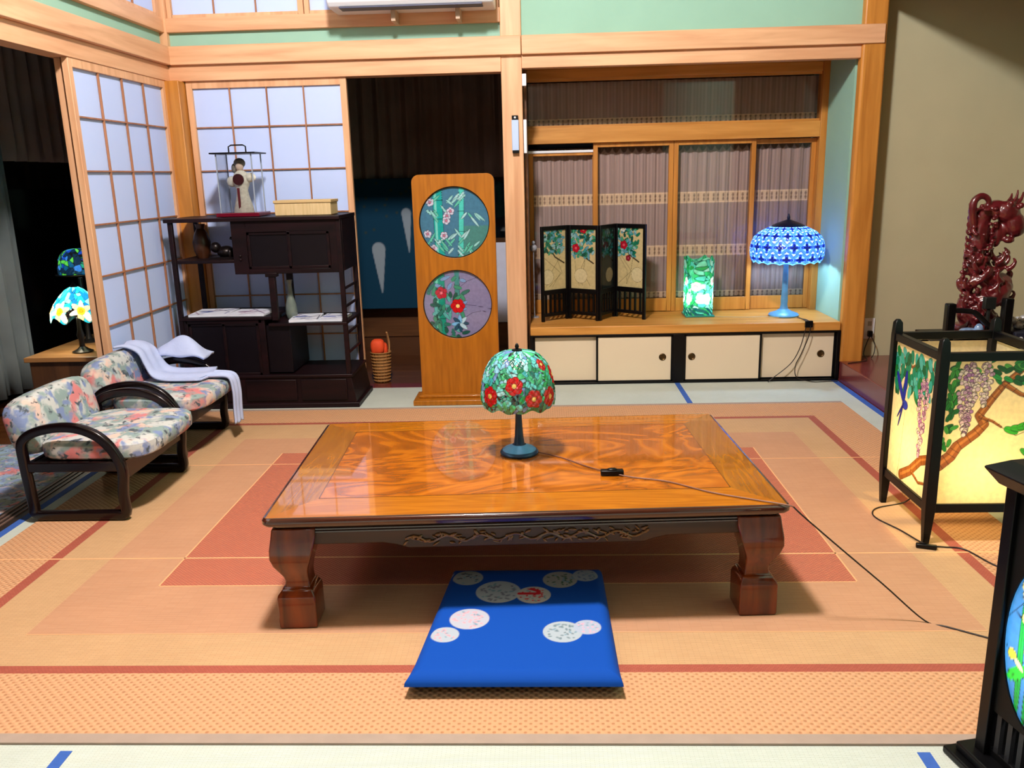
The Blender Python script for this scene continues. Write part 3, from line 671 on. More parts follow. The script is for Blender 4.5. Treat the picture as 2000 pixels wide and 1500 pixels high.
m = MB(); m.tube(smooth_path([(.672, 2.170, .352), (.70, 2.165, .325), (.80, 2.165, .235), (.93, 2.167, .12), (1.05, 2.16, .012), (1.10, 2.13, .009), (1.2, 2.06, .009), (1.32, 1.98, .009), (1.5, 1.9, .004)]), .0024, 6); m.build('cord', M['cord'], cd)
MB().box(.165, 2.428, .3525, .235, 2.452, .368).ball((.2, 2.44, .368), (.018, .010, .006), 6).build('switch', M['black'], cd, .004)

# ================================================================== FLOOR CUSHION
def cushmap(u, v):   # u,v in 0..1 ; closed pillow: upper sheet
    xl = -.365+.055*v; xr = .185-.008*v; x = xl+(xr-xl)*u; y = 1.802+.62*v
    e = np.minimum(np.minimum(u, 1-u)*.55, np.minimum(v, 1-v)*.6)
    k = 1-np.clip(1-e/.045, 0, 1)**2; zb = .0085+.030*np.clip(1-v/.16, 0, 1)**1.5; z = zb+(.062+.006*np.clip(1-v/.2, 0, 1)-zb)*np.sqrt(np.clip(k, 0, 1))
    x = x+(u-.5)*.012*(1-k)*-1; y = y+(v-.5)*.012*(1-k)*-1
    return x, y, z
def cushpaint(u, v):
    X, Y, Z_ = cushmap(u, v); P_ = Paint(X, Y, (3, 70, 168)); P_.aa = .002; P_.lw = 0
    rnd = random.Random(4)
    SCB = .80
    for (x, y, r, base, pat) in ((-.245, 2.335, .046, (196, 200, 208), (70, 70, 84)), (.035, 2.321, .052, (200, 196, 196), (70, 100, 84)), (.112, 2.347, .038, (196, 206, 226), (90, 110, 150)), (-.148, 2.247, .066, (206, 212, 232), (120, 120, 140)), (-.044, 2.227, .050, (230, 222, 226), (196, 40, 50)),
                                 (-.220, 2.092, .055, (222, 226, 244), (236, 160, 170)), (-.279, 2.010, .038, (210, 224, 240), (230, 150, 160)), (.036, 2.023, .053, (206, 222, 236), (110, 130, 140)), (.103, 2.046, .037, (204, 218, 244), (236, 160, 180)), (-.301, 2.373, .01, (200, 200, 210), (90, 90, 100))):
        base = tuple(q*SCB for q in base); P_.disc(x, y, r, base, False)
        for k in range(int(r*700)):
            a_ = rnd.random()*6.28; q = r*.8*math.sqrt(rnd.random()); P_.disc(x+q*math.cos(a_), y+q*math.sin(a_), r*rnd.uniform(.05, .13), pat if rnd.random() < .7 else (120, 150, 170), False, r*.06, rnd.random()*3)
    P_.line([(-.085, 2.235), (-.03, 2.235), (-.03, 2.25), (-.05, 2.262)], .014, (200, 30, 44), False)
    side = Z_ < .02; P_.c[side & ((np.sin(X*90)*np.sin(Y*90)) > .55) & (v > .03)] = lin((170, 182, 214))
    return P_.c
cu = thing('floor_cushion', (-.09, 2.12, .006), 'flat blue square floor cushion printed with pale round medallions at the table', 'cushion')
grid('cover', cushmap, np.linspace(0, 1, 230), np.linspace(0, 1, 250), cushpaint, CLOTH_P, cu)
def cushlow(u, v):
    x, y, z = cushmap(u, v); zb = .0085+.030*np.clip(1-v/.16, 0, 1)**1.5; return x, y, zb-.0005*(z > zb+1e-4)
grid('underside', cushlow, np.linspace(0, 1, 24), np.linspace(0, 1, 60), None, plain('navy_cloth', (10, 46, 112), .9), cu)

# ================================================================== LEGLESS ARMCHAIRS
def rr2(w_, h_, r, n=3):
    return rrect(w_/2, h_/2, r, n)
LACQ = plain('dark_brown_lacquer', (16, 6, 7), .25, .35, var=.15, coat=.15)
def chair(y0, label, dx=0, slim=0):
    T_ = thing('low_armchair', (-1.79, y0+.27, .006), label, 'chair', 'floral low armchairs')
    for yy in (y0, y0+.53):
        path = [(-1.61, yy, .028), (-1.61, yy, .10), (-1.60, yy, .18), (-1.605, yy, .23), (-1.63, yy, .285), (-1.675, yy, .335), (-1.74, yy, .366), (-1.81, yy, .374), (-1.88, yy, .366), (-1.94, yy, .345), (-1.972, yy, .31), (-1.975, yy, .25), (-1.97, yy, .14), (-1.965, yy, .06), (-1.96, yy, .028), (-1.90, yy, .024), (-1.78, yy, .024), (-1.66, yy, .024)]
        P_ = [Vector(p) for p in path]; out = []
        n = len(P_)
        for i in range(n):
            p0, p1, p2, p3 = P_[i-1], P_[i], P_[(i+1) % n], P_[(i+2) % n]
            for k in range(4):
                t = k/4; out.append(.5*((2*p1)+(p2-p0)*t+(2*p0-5*p1+4*p2-p3)*t*t+(3*p1-p0-3*p2+p3)*t**3))
        for p in out: p.z = max(p.z, .022)
        MB().sweep(out, rr2(.036, .030, .008), closed=True, up=(0, 1, 0)).build('arm_frame', LACQ, T_)
        MB().box(-1.96, yy-.012, .200, -1.60, yy+.012, .238).build('side_rail', LACQ, T_, .004)
    MB().box(-1.62, y0, .16, -1.595, y0+.53, .235).box(-1.97, y0, .19, -1.95, y0+.53, .235).box(-1.96, y0+.02, .215, -1.6, y0+.51, .232).build('seat_frame', LACQ, T_, .003)
    m = MB(); m.ball((-1.725, y0+.265, .272), (.225, .262, .044), 14, .42); sc = m.build('seat_cushion', M['floral'], T_)
    m = MB(); m.ball((-1.992, y0+.265, .355), (.062, .262, .118), 14, .5, rot=Matrix.Rotation(-.22, 3, 'Y')); m.build('back_cushion', M['floral'], T_)
    for yy in (y0-.018, y0+.548):
        m = MB()
        for zz in (.219,): m.cyl((-1.6+.0, yy, .08), (-1.6, yy+.001, .08), .005)
    if slim: m.v = m.v
    T_.location.x += dx; T_.location.z += .004
    return T_
chair(2.945, 'dark-framed legless chair with floral cushions standing nearest the low table edge of the rug')
chair(3.60, 'dark-framed legless chair with floral cushions and a pale towel, beside the dark shelf', -.055)
TOW = plain('pale_blue_towel', (184, 196, 232), .95, .05, var=.05, vs=20, bump=.3, bs=120)
pp = [Vector(p) for p in [(-1.535, 0, .09), (-1.537, 0, .16), (-1.535, 0, .25), (-1.55, 0, .322), (-1.62, 0, .336), (-1.72, 0, .336), (-1.84, 0, .340), (-1.90, 0, .36), (-1.935, 0, .41), (-1.965, 0, .465), (-2.02, 0, .492), (-2.07, 0, .49)]]
sp = smooth_path(pp, 5)
arr = np.array([(p.x, p.z) for p in sp])
def towm(u, v):
    i = v*(len(arr)-1); x = np.interp(i, np.arange(len(arr)), arr[:, 0]); z = np.interp(i, np.arange(len(arr)), arr[:, 1])
    wd = np.where(v < .4, .10, .22+.05*np.sin(v*6)); y = 3.98+(u-.5)*wd+.01*np.sin(v*9)
    return x+.004*np.sin(u*14), y, z+.006*np.sin(u*11+v*7)
tag(grid('towel', towm, np.linspace(0, 1, 24), np.linspace(0, 1, 60), None, TOW, solid=.010), 'pale blue towel draped over the seat and back of the floral chair beside the shelf', 'towel')
def hoodm(u, v):   # bundled towel end lying over the far arm
    x = -1.97+.26*v; y = 4.13+.15*(u-.5)*(1-.25*np.abs(v-.6)); z = .388+.105*np.sin(PI*(.10+.86*v))*(1-.75*(2*u-1)**2)+.008*np.sin(v*9+u*5)
    return x, y, z
tag(grid('towel', hoodm, np.linspace(0, 1, 24), np.linspace(0, 1, 30), None, TOW, solid=.012), 'bundled pale blue towel lying on the chair arm in front of the dark shelf', 'towel')

# ================================================================== DARK SHELF CABINET
SH = thing('display_shelf', (-1.55, 4.74, .0), 'dark rosewood staggered display shelf standing in the corner by the paper screens', 'shelf')
y0, y1 = 4.55, 4.93; tn = M['tansu']
MB().box(-2.05, y0-.01, 1.045, -1.09, y1+.005, 1.065).build('top_board', tn, SH, .003)
for (x, y) in ((-2.035, y0+.005), (-2.035, y1-.03), (-1.115, y0+.005), (-1.115, y1-.03)):
    m = MB().box(x, y, .185 if y < 4.7 else .185, x+.024, y+.024, 1.045); m.build('post', tn, SH, .002)
MB().box(-1.51, y1-.05, .50, -1.475, y1-.02, .765).build('middle_post', tn, SH, .003)
MB().box(-1.51, y0+.01, .50, -1.475, y0+.04, .765).box(-1.525, y0+.005, .742, -1.46, y0+.045, .765).build('middle_post', tn, SH, .003)
def door(m_parent, a, b, z, zz, y, nm='door'):
    d_ = MB().box(a, y, z, b, y+.012, z+.016).box(a, y, zz-.016, b, y+.012, zz).box(a, y, z, a+.016, y+.012, zz).box(b-.016, y, z, b, y+.012, zz).build(nm, tn, m_parent, .002)
    MB().box(a+.012, y+.006, z+.012, b-.012, y+.01, zz-.012).build('panel', M['tansup'], d_, smooth=False); return d_
uc = MB().box(-1.69, y0+.012, .76, -1.115, y1-.02, .775).box(-1.69, y0+.03, .77, -1.10, y1-.01, 1.045).box(-1.69, y0+.008, .76, -1.61, y0+.03, 1.045).box(-1.155, y0+.008, .76, -1.09, y0+.03, 1.045).box(-1.61, y0+.008, .985, -1.15, y0+.03, 1.045).box(-1.61, y0+.008, .76, -1.15, y0+.03, .785).build('upper_cabinet', tn, SH, .002)
MB().box(-1.10, y0+.05, .765, -1.092, y1, 1.045).build('side_panel', tn, SH, .002)
d1 = door(uc, -1.61, -1.375, .785, .985, y0+.014); d2 = door(uc, -1.385, -1.155, .785, .985, y0+.006)
MB().ball((-1.65, y0+.006, .86), .008, 5).ball((-1.65, y0+.006, .84), .008, 5).build('ornament', tn, uc)
MB().box(-2.035, y0+.01, .822, -1.69, y1-.02, .838).build('shelf_board', tn, SH, .002)
MB().box(-2.03, y0+.0, .508, -1.51, y1-.01, .524).build('shelf_board', tn, SH, .002)
MB().box(-1.53, y0+.0, .470, -1.092, y1-.01, .485).build('shelf_board', tn, SH, .002)
lc = MB().box(-2.02, y0+.03, .20, -1.565, y1-.02, .508).box(-2.02, y0+.01, .185, -1.99, y0+.03, .508).box(-1.59, y0+.01, .185, -1.555, y0+.03, .508).box(-2.0, y0+.01, .488, -1.57, y0+.03, .508).build('lower_cabinet', tn, SH, .002)
door(lc, -1.99, -1.785, .19, .488, y0+.016); door(lc, -1.795, -1.59, .19, .488, y0+.008)
MB().box(-1.555, y0+.03, .20, -1.42, y1-.02, .47).build('side_cabinet', M['tansup'], SH, .002)
bs = MB().prism([(-2.05, 0.0), (-1.055, 0.0), (-1.065, .03), (-1.09, .185), (-2.03, .185)], 'xz', y0-.0, y1, 0).box(-2.06, y0-.012, 0.0, -1.05, y1, .028).box(-2.045, y0-.008, .176, -1.08, y1, .192).build('plinth', tn, SH, .003)
for (a, b) in ((-1.99, -1.72), (-1.69, -1.40), (-1.375, -1.115)):
    d_ = MB().box(a, y0-.010, .045, b, y0+.002, .165).build('drawer', tn, bs, .003)
for x in (-1.108,):
    m = MB()
    for z in (.30, .41, .56, .66): m.box(x, y0+.03, z, x+.012, y1-.03, z+.012)
    m.build('side_rail', tn, SH, .001)
sh_loc = (0, 0)
# things on the shelf
GC = thing('doll_case', (-1.67, 4.72, 1.067), 'clear glass case with thin dark top and a white-robed doll on the shelf top', 'doll case')
MB().box(-1.785, 4.62, 1.067, -1.545, 4.82, 1.088).build('base', plain('dark_red_lacquer', (104, 12, 34), .25, coat=.4), GC, .003)
ACR = plain('clear_acrylic_edge', (150, 160, 176), .2)
for x in (-1.765, -1.572):
    for y in (4.64, 4.80): MB().box(x, y, 1.088, x+.006, y+.006, 1.40).build('case_post', ACR, GC)
MB().box(-1.79, 4.62, 1.40, -1.54, 4.82, 1.408).build('lid', M['black'], GC, .002)
MB().tube([(-1.715, 4.72, 1.408), (-1.715, 4.72, 1.44), (-1.70, 4.72, 1.448), (-1.635, 4.72, 1.448), (-1.62, 4.72, 1.44), (-1.62, 4.72, 1.408)], .004, 6).build('handle', M['black'], GC)
MB().box(-1.764, 4.64, 1.09, -1.567, 4.643, 1.398).box(-1.766, 4.643, 1.09, -1.764, 4.80, 1.398).build('pane', M['glass'], GC, smooth=False)
DL = thing('doll', (-1.66, 4.72, 1.088), 'small doll with grey hair, white robes and a dark red fan inside the glass case', 'doll')
MB().lathe((-1.66, 4.72, 1.088), [(.0001, 0), (.055, 0), (.050, .03), (.034, .09), (.03, .12), (.042, .15), (.048, .18), (.036, .21), (.016, .225), (.0001, .226)], 20).ball((-1.71, 4.71, 1.255), (.03, .022, .03), 6).ball((-1.608, 4.71, 1.275), (.034, .022, .026), 6).build('robe', plain('white_brocade', (226, 220, 208), .8, var=.2, vs=70, bump=.5), DL)
MB().ball((-1.662, 4.715, 1.335), (.022, .022, .026), 8).build('head', plain('doll_face', (214, 190, 172), .6), DL)
MB().ball((-1.664, 4.725, 1.352), (.032, .028, .028), 8).ball((-1.695, 4.72, 1.325), (.014, .016, .026), 6).build('hair', plain('grey_hair', (120, 116, 112), .8, var=.3, vs=90), DL)
MB().cyl((-1.662, 4.672, 1.265), (-1.662, 4.682, 1.265), .030, .030, 20).build('fan', plain('dark_red_fan', (66, 10, 20), .5, var=.4, vs=60), DL)
MB().box(-1.672, 4.670, 1.10, -1.660, 4.676, 1.22).build('sash', plain('dark_red_sash', (112, 34, 44), .6), DL)
BX = thing('bamboo_box', (-1.31, 4.72, 1.067), 'shallow pale bamboo box on top of the dark shelf', 'box')
MB().box(-1.465, 4.64, 1.066, -1.155, 4.80, 1.135).build('body', wood('bamboo_plait', (206, 176, 126), (222, 194, 146), 'z', .6, scale=30), BX, .003)
MB().box(-1.47, 4.635, 1.132, -1.15, 4.805, 1.148).build('lid', wood('bamboo_lid', (190, 158, 108), (212, 182, 130), 'x', .6), BX, .003)
tag(MB().ball((-1.78, 4.70, .873), (.05, .05, .035), 8).ball((-1.83, 4.68, .90), (.03, .03, .03), 7).ball((-1.745, 4.66, .865), (.012, .012, .026), 6).tube(smooth_path([(-1.74, 4.7, .88), (-1.72, 4.7, .93), (-1.75, 4.7, .95)]), .008).box(-1.86, 4.64, .838, -1.71, 4.76, .848).build('animal_carving', plain('dark_bronze', (26, 18, 18), .35, .5, .5)), 'dark carved animal figure on the small upper shelf', 'figurine')
tag(MB().lathe((-1.93, 4.74, .838), [(.0001, 0), (.03, 0), (.045, .04), (.05, .09), (.035, .14), (.02, .165), (.028, .19)], 20, caps=False).build('vase', plain('brown_ceramic', (66, 36, 20), .3, var=.3, vs=20)), 'squat dark brown vase on the small upper shelf', 'vase')
tag(MB().lathe((-1.445, 4.72, .487), [(.0001, 0), (.026, 0), (.034, .03), (.030, .08), (.016, .13), (.012, .19), (.018, .22)], 20, caps=False).build('vase', plain('grey_green_ceramic', (110, 120, 112), .25, var=.2, vs=30, coat=.5)), 'slim grey-green vase standing at the middle post of the shelf', 'vase')
rnd = random.Random(2)
def paper(x0, y0_, x1, y1_, z, th, name, label, cat, ang=0, cols=((60, 80, 150), (150, 120, 150), (90, 90, 110))):
    def pt(u, v):
        P_ = Paint(u, v, (226, 228, 240)); P_.lw = 0; P_.aa = .003; w_, h_ = x1-x0, y1_-y0_
        for k in range(9): P_.line([(rnd.random()*w_, rnd.random()*h_), (rnd.random()*w_, rnd.random()*h_)], .008, rnd.choice(cols), False)
        P_.disc(w_*.3, h_*.5, .04, cols[0], False, .02); return P_.c
    cx, cy = (x0+x1)/2, (y0_+y1_)/2; Mx = Matrix.Translation((cx, cy, 0)) @ Matrix.Rotation(ang, 4, 'Z') @ Matrix.Translation((-cx, -cy, 0))
    T_ = thing(name, (cx, cy, z), label, cat, 'printed leaflets on the dark shelf')
    MB(Mx).box(x0, y0_, z, x1, y1_, z+th).build('pages', plain('white_paper', (226, 228, 238), .8), T_, .001)
    def mp(u, v):
        X = Mx @ Vector((x0, y0_, z+th+.0008)); ca, sa = math.cos(ang), math.sin(ang); return X.x+u*ca-v*sa, X.y+u*sa+v*ca, X.z+0*u
    grid('printed_cover', mp, np.linspace(0, x1-x0, 50), np.linspace(0, y1_-y0_, 40), pt, PRINT, T_)
paper(-1.99, 4.575, -1.77, 4.80, .525, .012, 'magazine', 'white brochure with a blue picture on the lower shelf above the two dark doors', 'brochure', .04)
paper(-1.765, 4.57, -1.55, 4.78, .525, .010, 'magazine', 'white brochure with a mauve picture beside the shelf middle post', 'brochure', -.05, ((150, 120, 150), (110, 90, 130), (190, 160, 180)))
paper(-1.43, 4.57, -1.27, 4.79, .486, .014, 'magazine', 'open white booklet lying above the side cabinet step', 'brochure', .10)
paper(-1.265, 4.575, -1.12, 4.80, .486, .010, 'magazine', 'white leaflet at the open end of the stepped shelf board', 'brochure', -.03, ((120, 130, 190), (90, 100, 150), (150, 160, 200)))

# basket with orange cloth
BK = thing('basket', (-1.04, 5.14, -.004), 'tall wicker basket on the dark corridor floor beside the paper door', 'basket')
m = MB(); prof = [(.045, 0), (.055, .1), (.058, .19)]
m.lathe((-1.035, 5.16, 0), prof, 20, caps=False)
for k in range(16): m.tube([(-1.035+(.047+.012*z/.19)*math.cos(a_), 5.16+(.047+.012*z/.19)*math.sin(a_), z) for z, a_ in ((0, k*PI/8), (.1, k*PI/8+.1), (.19, k*PI/8))], .003, 5)
for z in np.arange(.01, .2, .02): m.tube([(-1.035+(.051+.012*z/.19)*math.cos(a_), 5.16+(.051+.012*z/.19)*math.sin(a_), z) for a_ in np.linspace(0, 2*PI, 20, endpoint=False)], .004, 5, closed=True)
m.build('body', plain('wicker', (166, 118, 66), .7, var=.2, vs=60), BK)
MB().tube(smooth_path([(-.985, 5.16, .15), (-.978, 5.16, .25), (-.985, 5.13, .32), (-.985, 5.19, .22)]), .005, 6).build('handle', plain('wicker_handle', (176, 132, 82), .7), BK)
tag(MB().ball((-1.05, 5.15, .225), (.045, .04, .05), 8, .7).ball((-1.02, 5.17, .20), (.03, .03, .05), 8, .8).build('orange_cloth', plain('orange_red', (232, 78, 34), .7, var=.1)), 'orange-red cloth bundle sticking out of the wicker basket', 'cloth')

# ================================================================== WOODEN SCREEN STAND with two round bamboo panes
PS = thing('screen_stand', (-.5, 4.66, 0), 'upright golden wooden board with two round stained-glass windows on a flat foot', 'screen')
pm = wood('screen_board', (150, 88, 12), (172, 104, 18), 'z', .4, .2, spec=.4, scale=16)
hx = .2235; cx = -.483; zt0, zt1 = .045, 1.265; N_ = 48
outer = []
def rb(a0_, a1_, cxx, czz, r, n=6): return [(cxx+r*math.cos(R(a0_+(a1_-a0_)*k/n)), czz+r*math.sin(R(a0_+(a1_-a0_)*k/n))) for k in range(n+1)]
import bmesh
def boardwithholes(yf, yb):
    r = .04; poly = [(cx-hx, zt0), (cx+hx, zt0)]+rb(0, 90, cx+hx-r, zt1-r, r)+rb(90, 180, cx-hx+r, zt1-r, r)
    bm = bmesh.new(); 
    def loop(pts): 
        vs_ = [bm.verts.new((x, 0, z)) for x, z in pts]; return [bm.edges.new((vs_[i], vs_[(i+1) % len(vs_)])) for i in range(len(vs_))]
    es = loop(poly)
    for zc in (1.008, .557): es += loop([(cx+.193*math.cos(2*PI*k/N_), zc+.193*math.sin(2*PI*k/N_)) for k in range(N_)])
    bmesh.ops.triangle_fill(bm, edges=es, use_beauty=True, use_dissolve=False)
    fs = list(bm.faces); ret = bmesh.ops.extrude_face_region(bm, geom=fs)
    for v in ret['geom']:
        if isinstance(v, bmesh.types.BMVert): v.co.y += yb-yf
    bmesh.ops.recalc_face_normals(bm, faces=bm.faces)
    me = bpy.data.meshes.new('board'); bm.to_mesh(me); bm.free(); me.materials.append(pm)
    for v in me.vertices: v.co.x -= cx; v.co.z -= .65
    return finish('board', me, (cx, yf, .65), PS, .003)
boardwithholes(4.64, 4.675)
MB().box(-.745, 4.545, 0, -.232, 4.76, .03).box(-.72, 4.60, .03, -.25, 4.71, .046).build('foot', pm, PS, .004)
def bamboo(kind):
    def f(u, v):
        P_ = Paint(u, v, (70, 124, 156) if kind == 0 else (132, 130, 172)); P_.lw = .0016; P_.aa = .0014; rn = random.Random(20+kind)
        if kind == 0:
            P_.put(np.maximum(v+.02, -u+.03), (74, 136, 134), False)
            P_.line([(-.085, -.19), (-.09, .19)], .050, (30, 170, 166)); P_.line([(-.098, -.19), (-.102, .19)], .012, (120, 214, 206), False)
            for z in (-.1, .02, .12): P_.line([(-.115, z), (-.06, z)], .004, (20, 70, 76), False)
            P_.line([(.03, -.19), (.045, .19)], .026, (80, 206, 196))
            for z in (-.05, .06, .13): P_.line([(.02, z), (.056, z)], .003, (20, 70, 76), False)
            for k in range(48):
                a_ = rn.choice([-.9, -.7, .7, 1.0, 2.2, -2.3]); P_.leaf(rn.uniform(-.16, .14), rn.uniform(.0, .17) if k < 18 else rn.uniform(-.17, -.08), rn.uniform(.04, .07), .012, a_, rn.choice([(150, 214, 214), (96, 196, 176), (170, 220, 226)]), vein=False)
            for (x, z) in ((-.04, .035), (-.02, .06), (-.045, .01), (-.13, .11), (-.15, -.06), (-.06, -.07), (-.12, -.14)): P_.flower(x, z, .02, (206, 208, 232), (190, 120, 150), 5, rn.random()*3)
        else:
            P_.line([(-.10, -.19), (-.10, .19)], .060, (20, 150, 130)); P_.line([(-.114, -.19), (-.114, .19)], .014, (110, 212, 190), False)
            for z in (-.08, .06): P_.line([(-.13, z), (-.07, z)], .004, (16, 60, 60), False)
            P_.line([(.0, .02), (.0, .19)], .026, (62, 140, 140))
            for pts_ in ([(.02, .10), (.06, .13), (.12, .15), (.19, .14)], [(.03, .0), (.10, -.01), (.19, -.03)], [(.03, -.08), (.08, -.05), (.13, -.04), (.19, -.05)]): P_.line(pts_, .0022, (52, 44, 74), False)
            for k in range(64): P_.leaf(rn.uniform(-.17, .02), rn.uniform(-.19, .14), rn.uniform(.03, .06), .02, rn.uniform(-2, 2), rn.choice([(44, 120, 110), (90, 180, 180), (120, 160, 210), (30, 90, 80), (60, 150, 120)]), vein=False)
            P_.flower(.0, -.01, .038, (206, 24, 32), (255, 210, 130), 6, 0, .28); P_.flower(-.09, .065, .032, (190, 26, 54), (240, 120, 140), 5, .5, .25)
            for k in range(8): P_.leaf(.01, -.11, .05, .022, k*.8, rn.choice([(120, 190, 240), (34, 80, 110), (180, 220, 240)]), vein=False)
        rr_ = np.hypot(u, v); P_.c = np.where((rr_ > .188)[:, None], np.array(lin((26, 24, 24))), P_.c)
        return P_.c
    return f
gm = glass_mat('stand_glass', .12, .10, .08)
for k, zc in enumerate((1.008, .557)):
    nr, nt_ = 110, 200
    def mp(u, v, zc=zc): return cx+u, 4.655+0*u, zc+v
    # polar grid so the pane is a true disc
    th = np.linspace(0, 2*PI, nt_, endpoint=False); rr_ = np.linspace(.0005, .194, nr)
    grid('round_pane', lambda a_, r_, zc=zc: (cx+r_*np.cos(a_), 4.657+0*a_, zc+r_*np.sin(a_)), th, rr_, (lambda f: lambda a_, r_: f(r_*np.cos(a_), r_*np.sin(a_)))(bamboo(k)), gm, PS, wrap=True)

# ================================================================== FOLDING GLASS SCREEN on the counter
FS = thing('folding_screen', (.3, 5.28, .357), 'small black four-panel folding screen with camellia glass standing on the bay counter', 'folding screen')
def scrpaint(kind):
    def f(u, v):
        P_ = Paint(u, v, (206, 190, 140) if kind != 2 else (60, 72, 72)); P_.lw = .0014; P_.aa = .0012; rn = random.Random(40+kind)
        for k in range(3): P_.line([(rn.random()*.15, .02), (rn.random()*.15, .1), (rn.random()*.15, .2)], .002, (90, 80, 50), False)
        P_.disc(.03+.04*kind, .08, .045, (216, 204, 160)); 
        P_.line([(.16, .16), (.09, .20), (.02, .30)], .006, (60, 50, 34))
        top = .38
        for k in range(110):
            P_.leaf(rn.uniform(-.01, .15), rn.uniform(.2 if kind else .24, top), rn.uniform(.02, .04), .017, rn.uniform(-3, 3), rn.choice([(30, 120, 90), (52, 150, 150), (96, 160, 180), (24, 84, 70), (140, 190, 196), (70, 160, 120)]), vein=False)
        if kind == 1: P_.flower(.035, .25, .026, (190, 20, 44), (230, 80, 100)); P_.flower(.09, .365, .024, (190, 20, 44), (230, 120, 100))
        if kind == 3: P_.flower(.045, .26, .026, (180, 20, 44), (230, 80, 100)); P_.flower(.08, .18, .018, (150, 30, 44), (200, 80, 100)); P_.flower(.04, .36, .02, (220, 226, 220), (230, 230, 180))
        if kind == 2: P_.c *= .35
        return P_.c
    return f
SP = [(-.017, 5.17), (.155, 5.30), (.340, 5.175), (.452, 5.35), (.628, 5.19)]
for k in range(4):
    (xa, ya), (xb, yb) = SP[k], SP[k+1]; ln = math.hypot(xb-xa, yb-ya); an = math.atan2(yb-ya, xb-xa)
    Mx = Matrix.Translation((xa, ya, .3575)) @ Matrix.Rotation(an, 4, 'Z'); g_ = .003
    pn = MB(Mx)
    pn.box(g_, -.008, 0, .022, .008, .585).box(ln-.022, -.008, 0, ln-g_, .008, .585).box(.02, -.008, .56, ln-.02, .008, .585).box(.02, -.008, .165, ln-.02, .008, .195).box(.02, -.008, .03, ln-.02, .008, .05)
    po = pn.build('panel_frame', M['black'], FS, .002)
    m = MB(Mx)
    for j in range(5): x = .02+(ln-.04)*(j+.5)/5; m.box(x-.006, -.005, .05, x+.006, .005, .165)
    m.build('slat', M['blackm'], po)
    wd = ln-.044; Ms = Mx
    grid('glass_panel', (lambda Ms: lambda u, v: tuple(np.array(Ms)[i][0]*(u+.022)+np.array(Ms)[i][2]*(v+.195)+np.array(Ms)[i][3] for i in range(3)))(Ms), np.linspace(0, wd, 70), np.linspace(0, .365, 150), scrpaint(k), glass_mat('screen_glass', .15, .15, .06), po)

# ================================================================== GREEN GLASS BLOCK LAMP
GL = thing('glass_column_lamp', (.975, 5.33, .357), 'glowing pale green glass lamp shaped as a short column on the bay counter', 'lamp')
def grn(u, v):
    rn = random.Random(8); P_ = Paint(u, v, (120, 236, 190)); P_.lead = lin((20, 110, 84)); P_.lw = .001
    pts = [(rn.random()*.60, rn.random()*.37) for _ in range(300)]
    P_.cells(pts, [rn.choice([(110, 240, 190), (150, 250, 214), (60, 214, 130), (190, 250, 230), (96, 226, 210), (52, 190, 110)]) for _ in pts], .003)
    for k in range(36): P_.leaf(rn.random()*.6, rn.random()*.33, .045, .022, rn.random()*6, rn.choice([(40, 196, 100), (80, 226, 160), (30, 160, 110)]))
    for k in range(6): P_.flower(k*.1+.03, .19+.03*(k % 2), .03, (250, 236, 240), (236, 180, 200)); P_.flower(k*.1+.07, .11, .036, (236, 255, 246), (210, 250, 220))
    P_.c = np.where((v < .055)[:, None] & (np.sin(u*140+v*200) > -.4)[:, None], np.array(lin((16, 96, 104))), P_.c)
    return P_.c
def colm(u, v):
    th = u/.60*2*PI; e = .55; ca, sa = np.cos(th), np.sin(th); g = lambda x: np.sign(x)*np.abs(x)**e
    bul = 1+.03*np.sin(u*120)*np.sin(v*90)+.05*np.clip((v-.25)*4, 0, 1); z = .362+v*.355/.36+.012*np.sin(u*70)*np.clip((v-.3)/.06, 0, 1)
    return .975+.086*g(ca)*bul, 5.33+.086*g(sa)*bul, z
grid('lamp_shade', colm, np.linspace(0, .6, 260, endpoint=False), np.linspace(0, .36, 160), grn, glass_mat('green_lamp_glass', .6), GL, wrap=True)
MB().box(.885, 5.24, .3575, 1.065, 5.42, .368).build('base', plain('teal_base', (40, 140, 130), .3), GL, .002)
tag(MB().tube(smooth_path([(1.06, 5.25, .361), (1.12, 5.23, .360), (1.25, 5.20, .360), (1.36, 5.21, .360), (1.44, 5.16, .361)]), .0022, 6).build('lamp_cord', plain('pale_cord', (180, 170, 140), .5)), 'thin pale cord lying on the counter between the two glowing lamps', 'cord')

# ================================================================== BLUE MOSAIC LAMP
BL = thing('table_lamp', (1.49, 5.24, .357), 'tall lamp with glowing blue and white mosaic glass shade on the bay counter', 'lamp')
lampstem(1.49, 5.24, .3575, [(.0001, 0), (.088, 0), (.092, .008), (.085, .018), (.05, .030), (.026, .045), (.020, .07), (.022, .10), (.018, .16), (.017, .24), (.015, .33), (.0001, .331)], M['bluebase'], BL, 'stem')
def bluep(u, v):
    P_ = Paint(u, v, (40, 90, 220)); W_ = 2*PI*.218; n = 17; cw = W_/n; a_ = (u/cw); b_ = v/.074
    row = np.floor(b_); aa = (a_+.5*(row % 2)) % 1-.5; bb = b_-row-.5
    q = np.abs(aa)+np.abs(bb); rr_ = np.hypot(aa*1.0, bb*1.0)
    cc = np.zeros((len(u), 3)); cc[:] = lin((170, 214, 255))
    ang = np.arctan2(bb, aa); star = .30+.13*np.cos(4*ang)
    cc[q > .48] = lin((70, 120, 240)); cc[rr_ < star] = lin((40, 80, 200)); cc[rr_ < star*.72] = lin((10, 22, 84)); cc[np.abs(rr_-star) < .03] = lin((12, 24, 80))
    cc[q > .80] = lin((226, 246, 255)); ln_ = (np.abs(q-.80) < .03); cc[ln_] = lin((16, 30, 90))
    rim = v < .012; cc[rim] = lin((120, 190, 255)); return cc
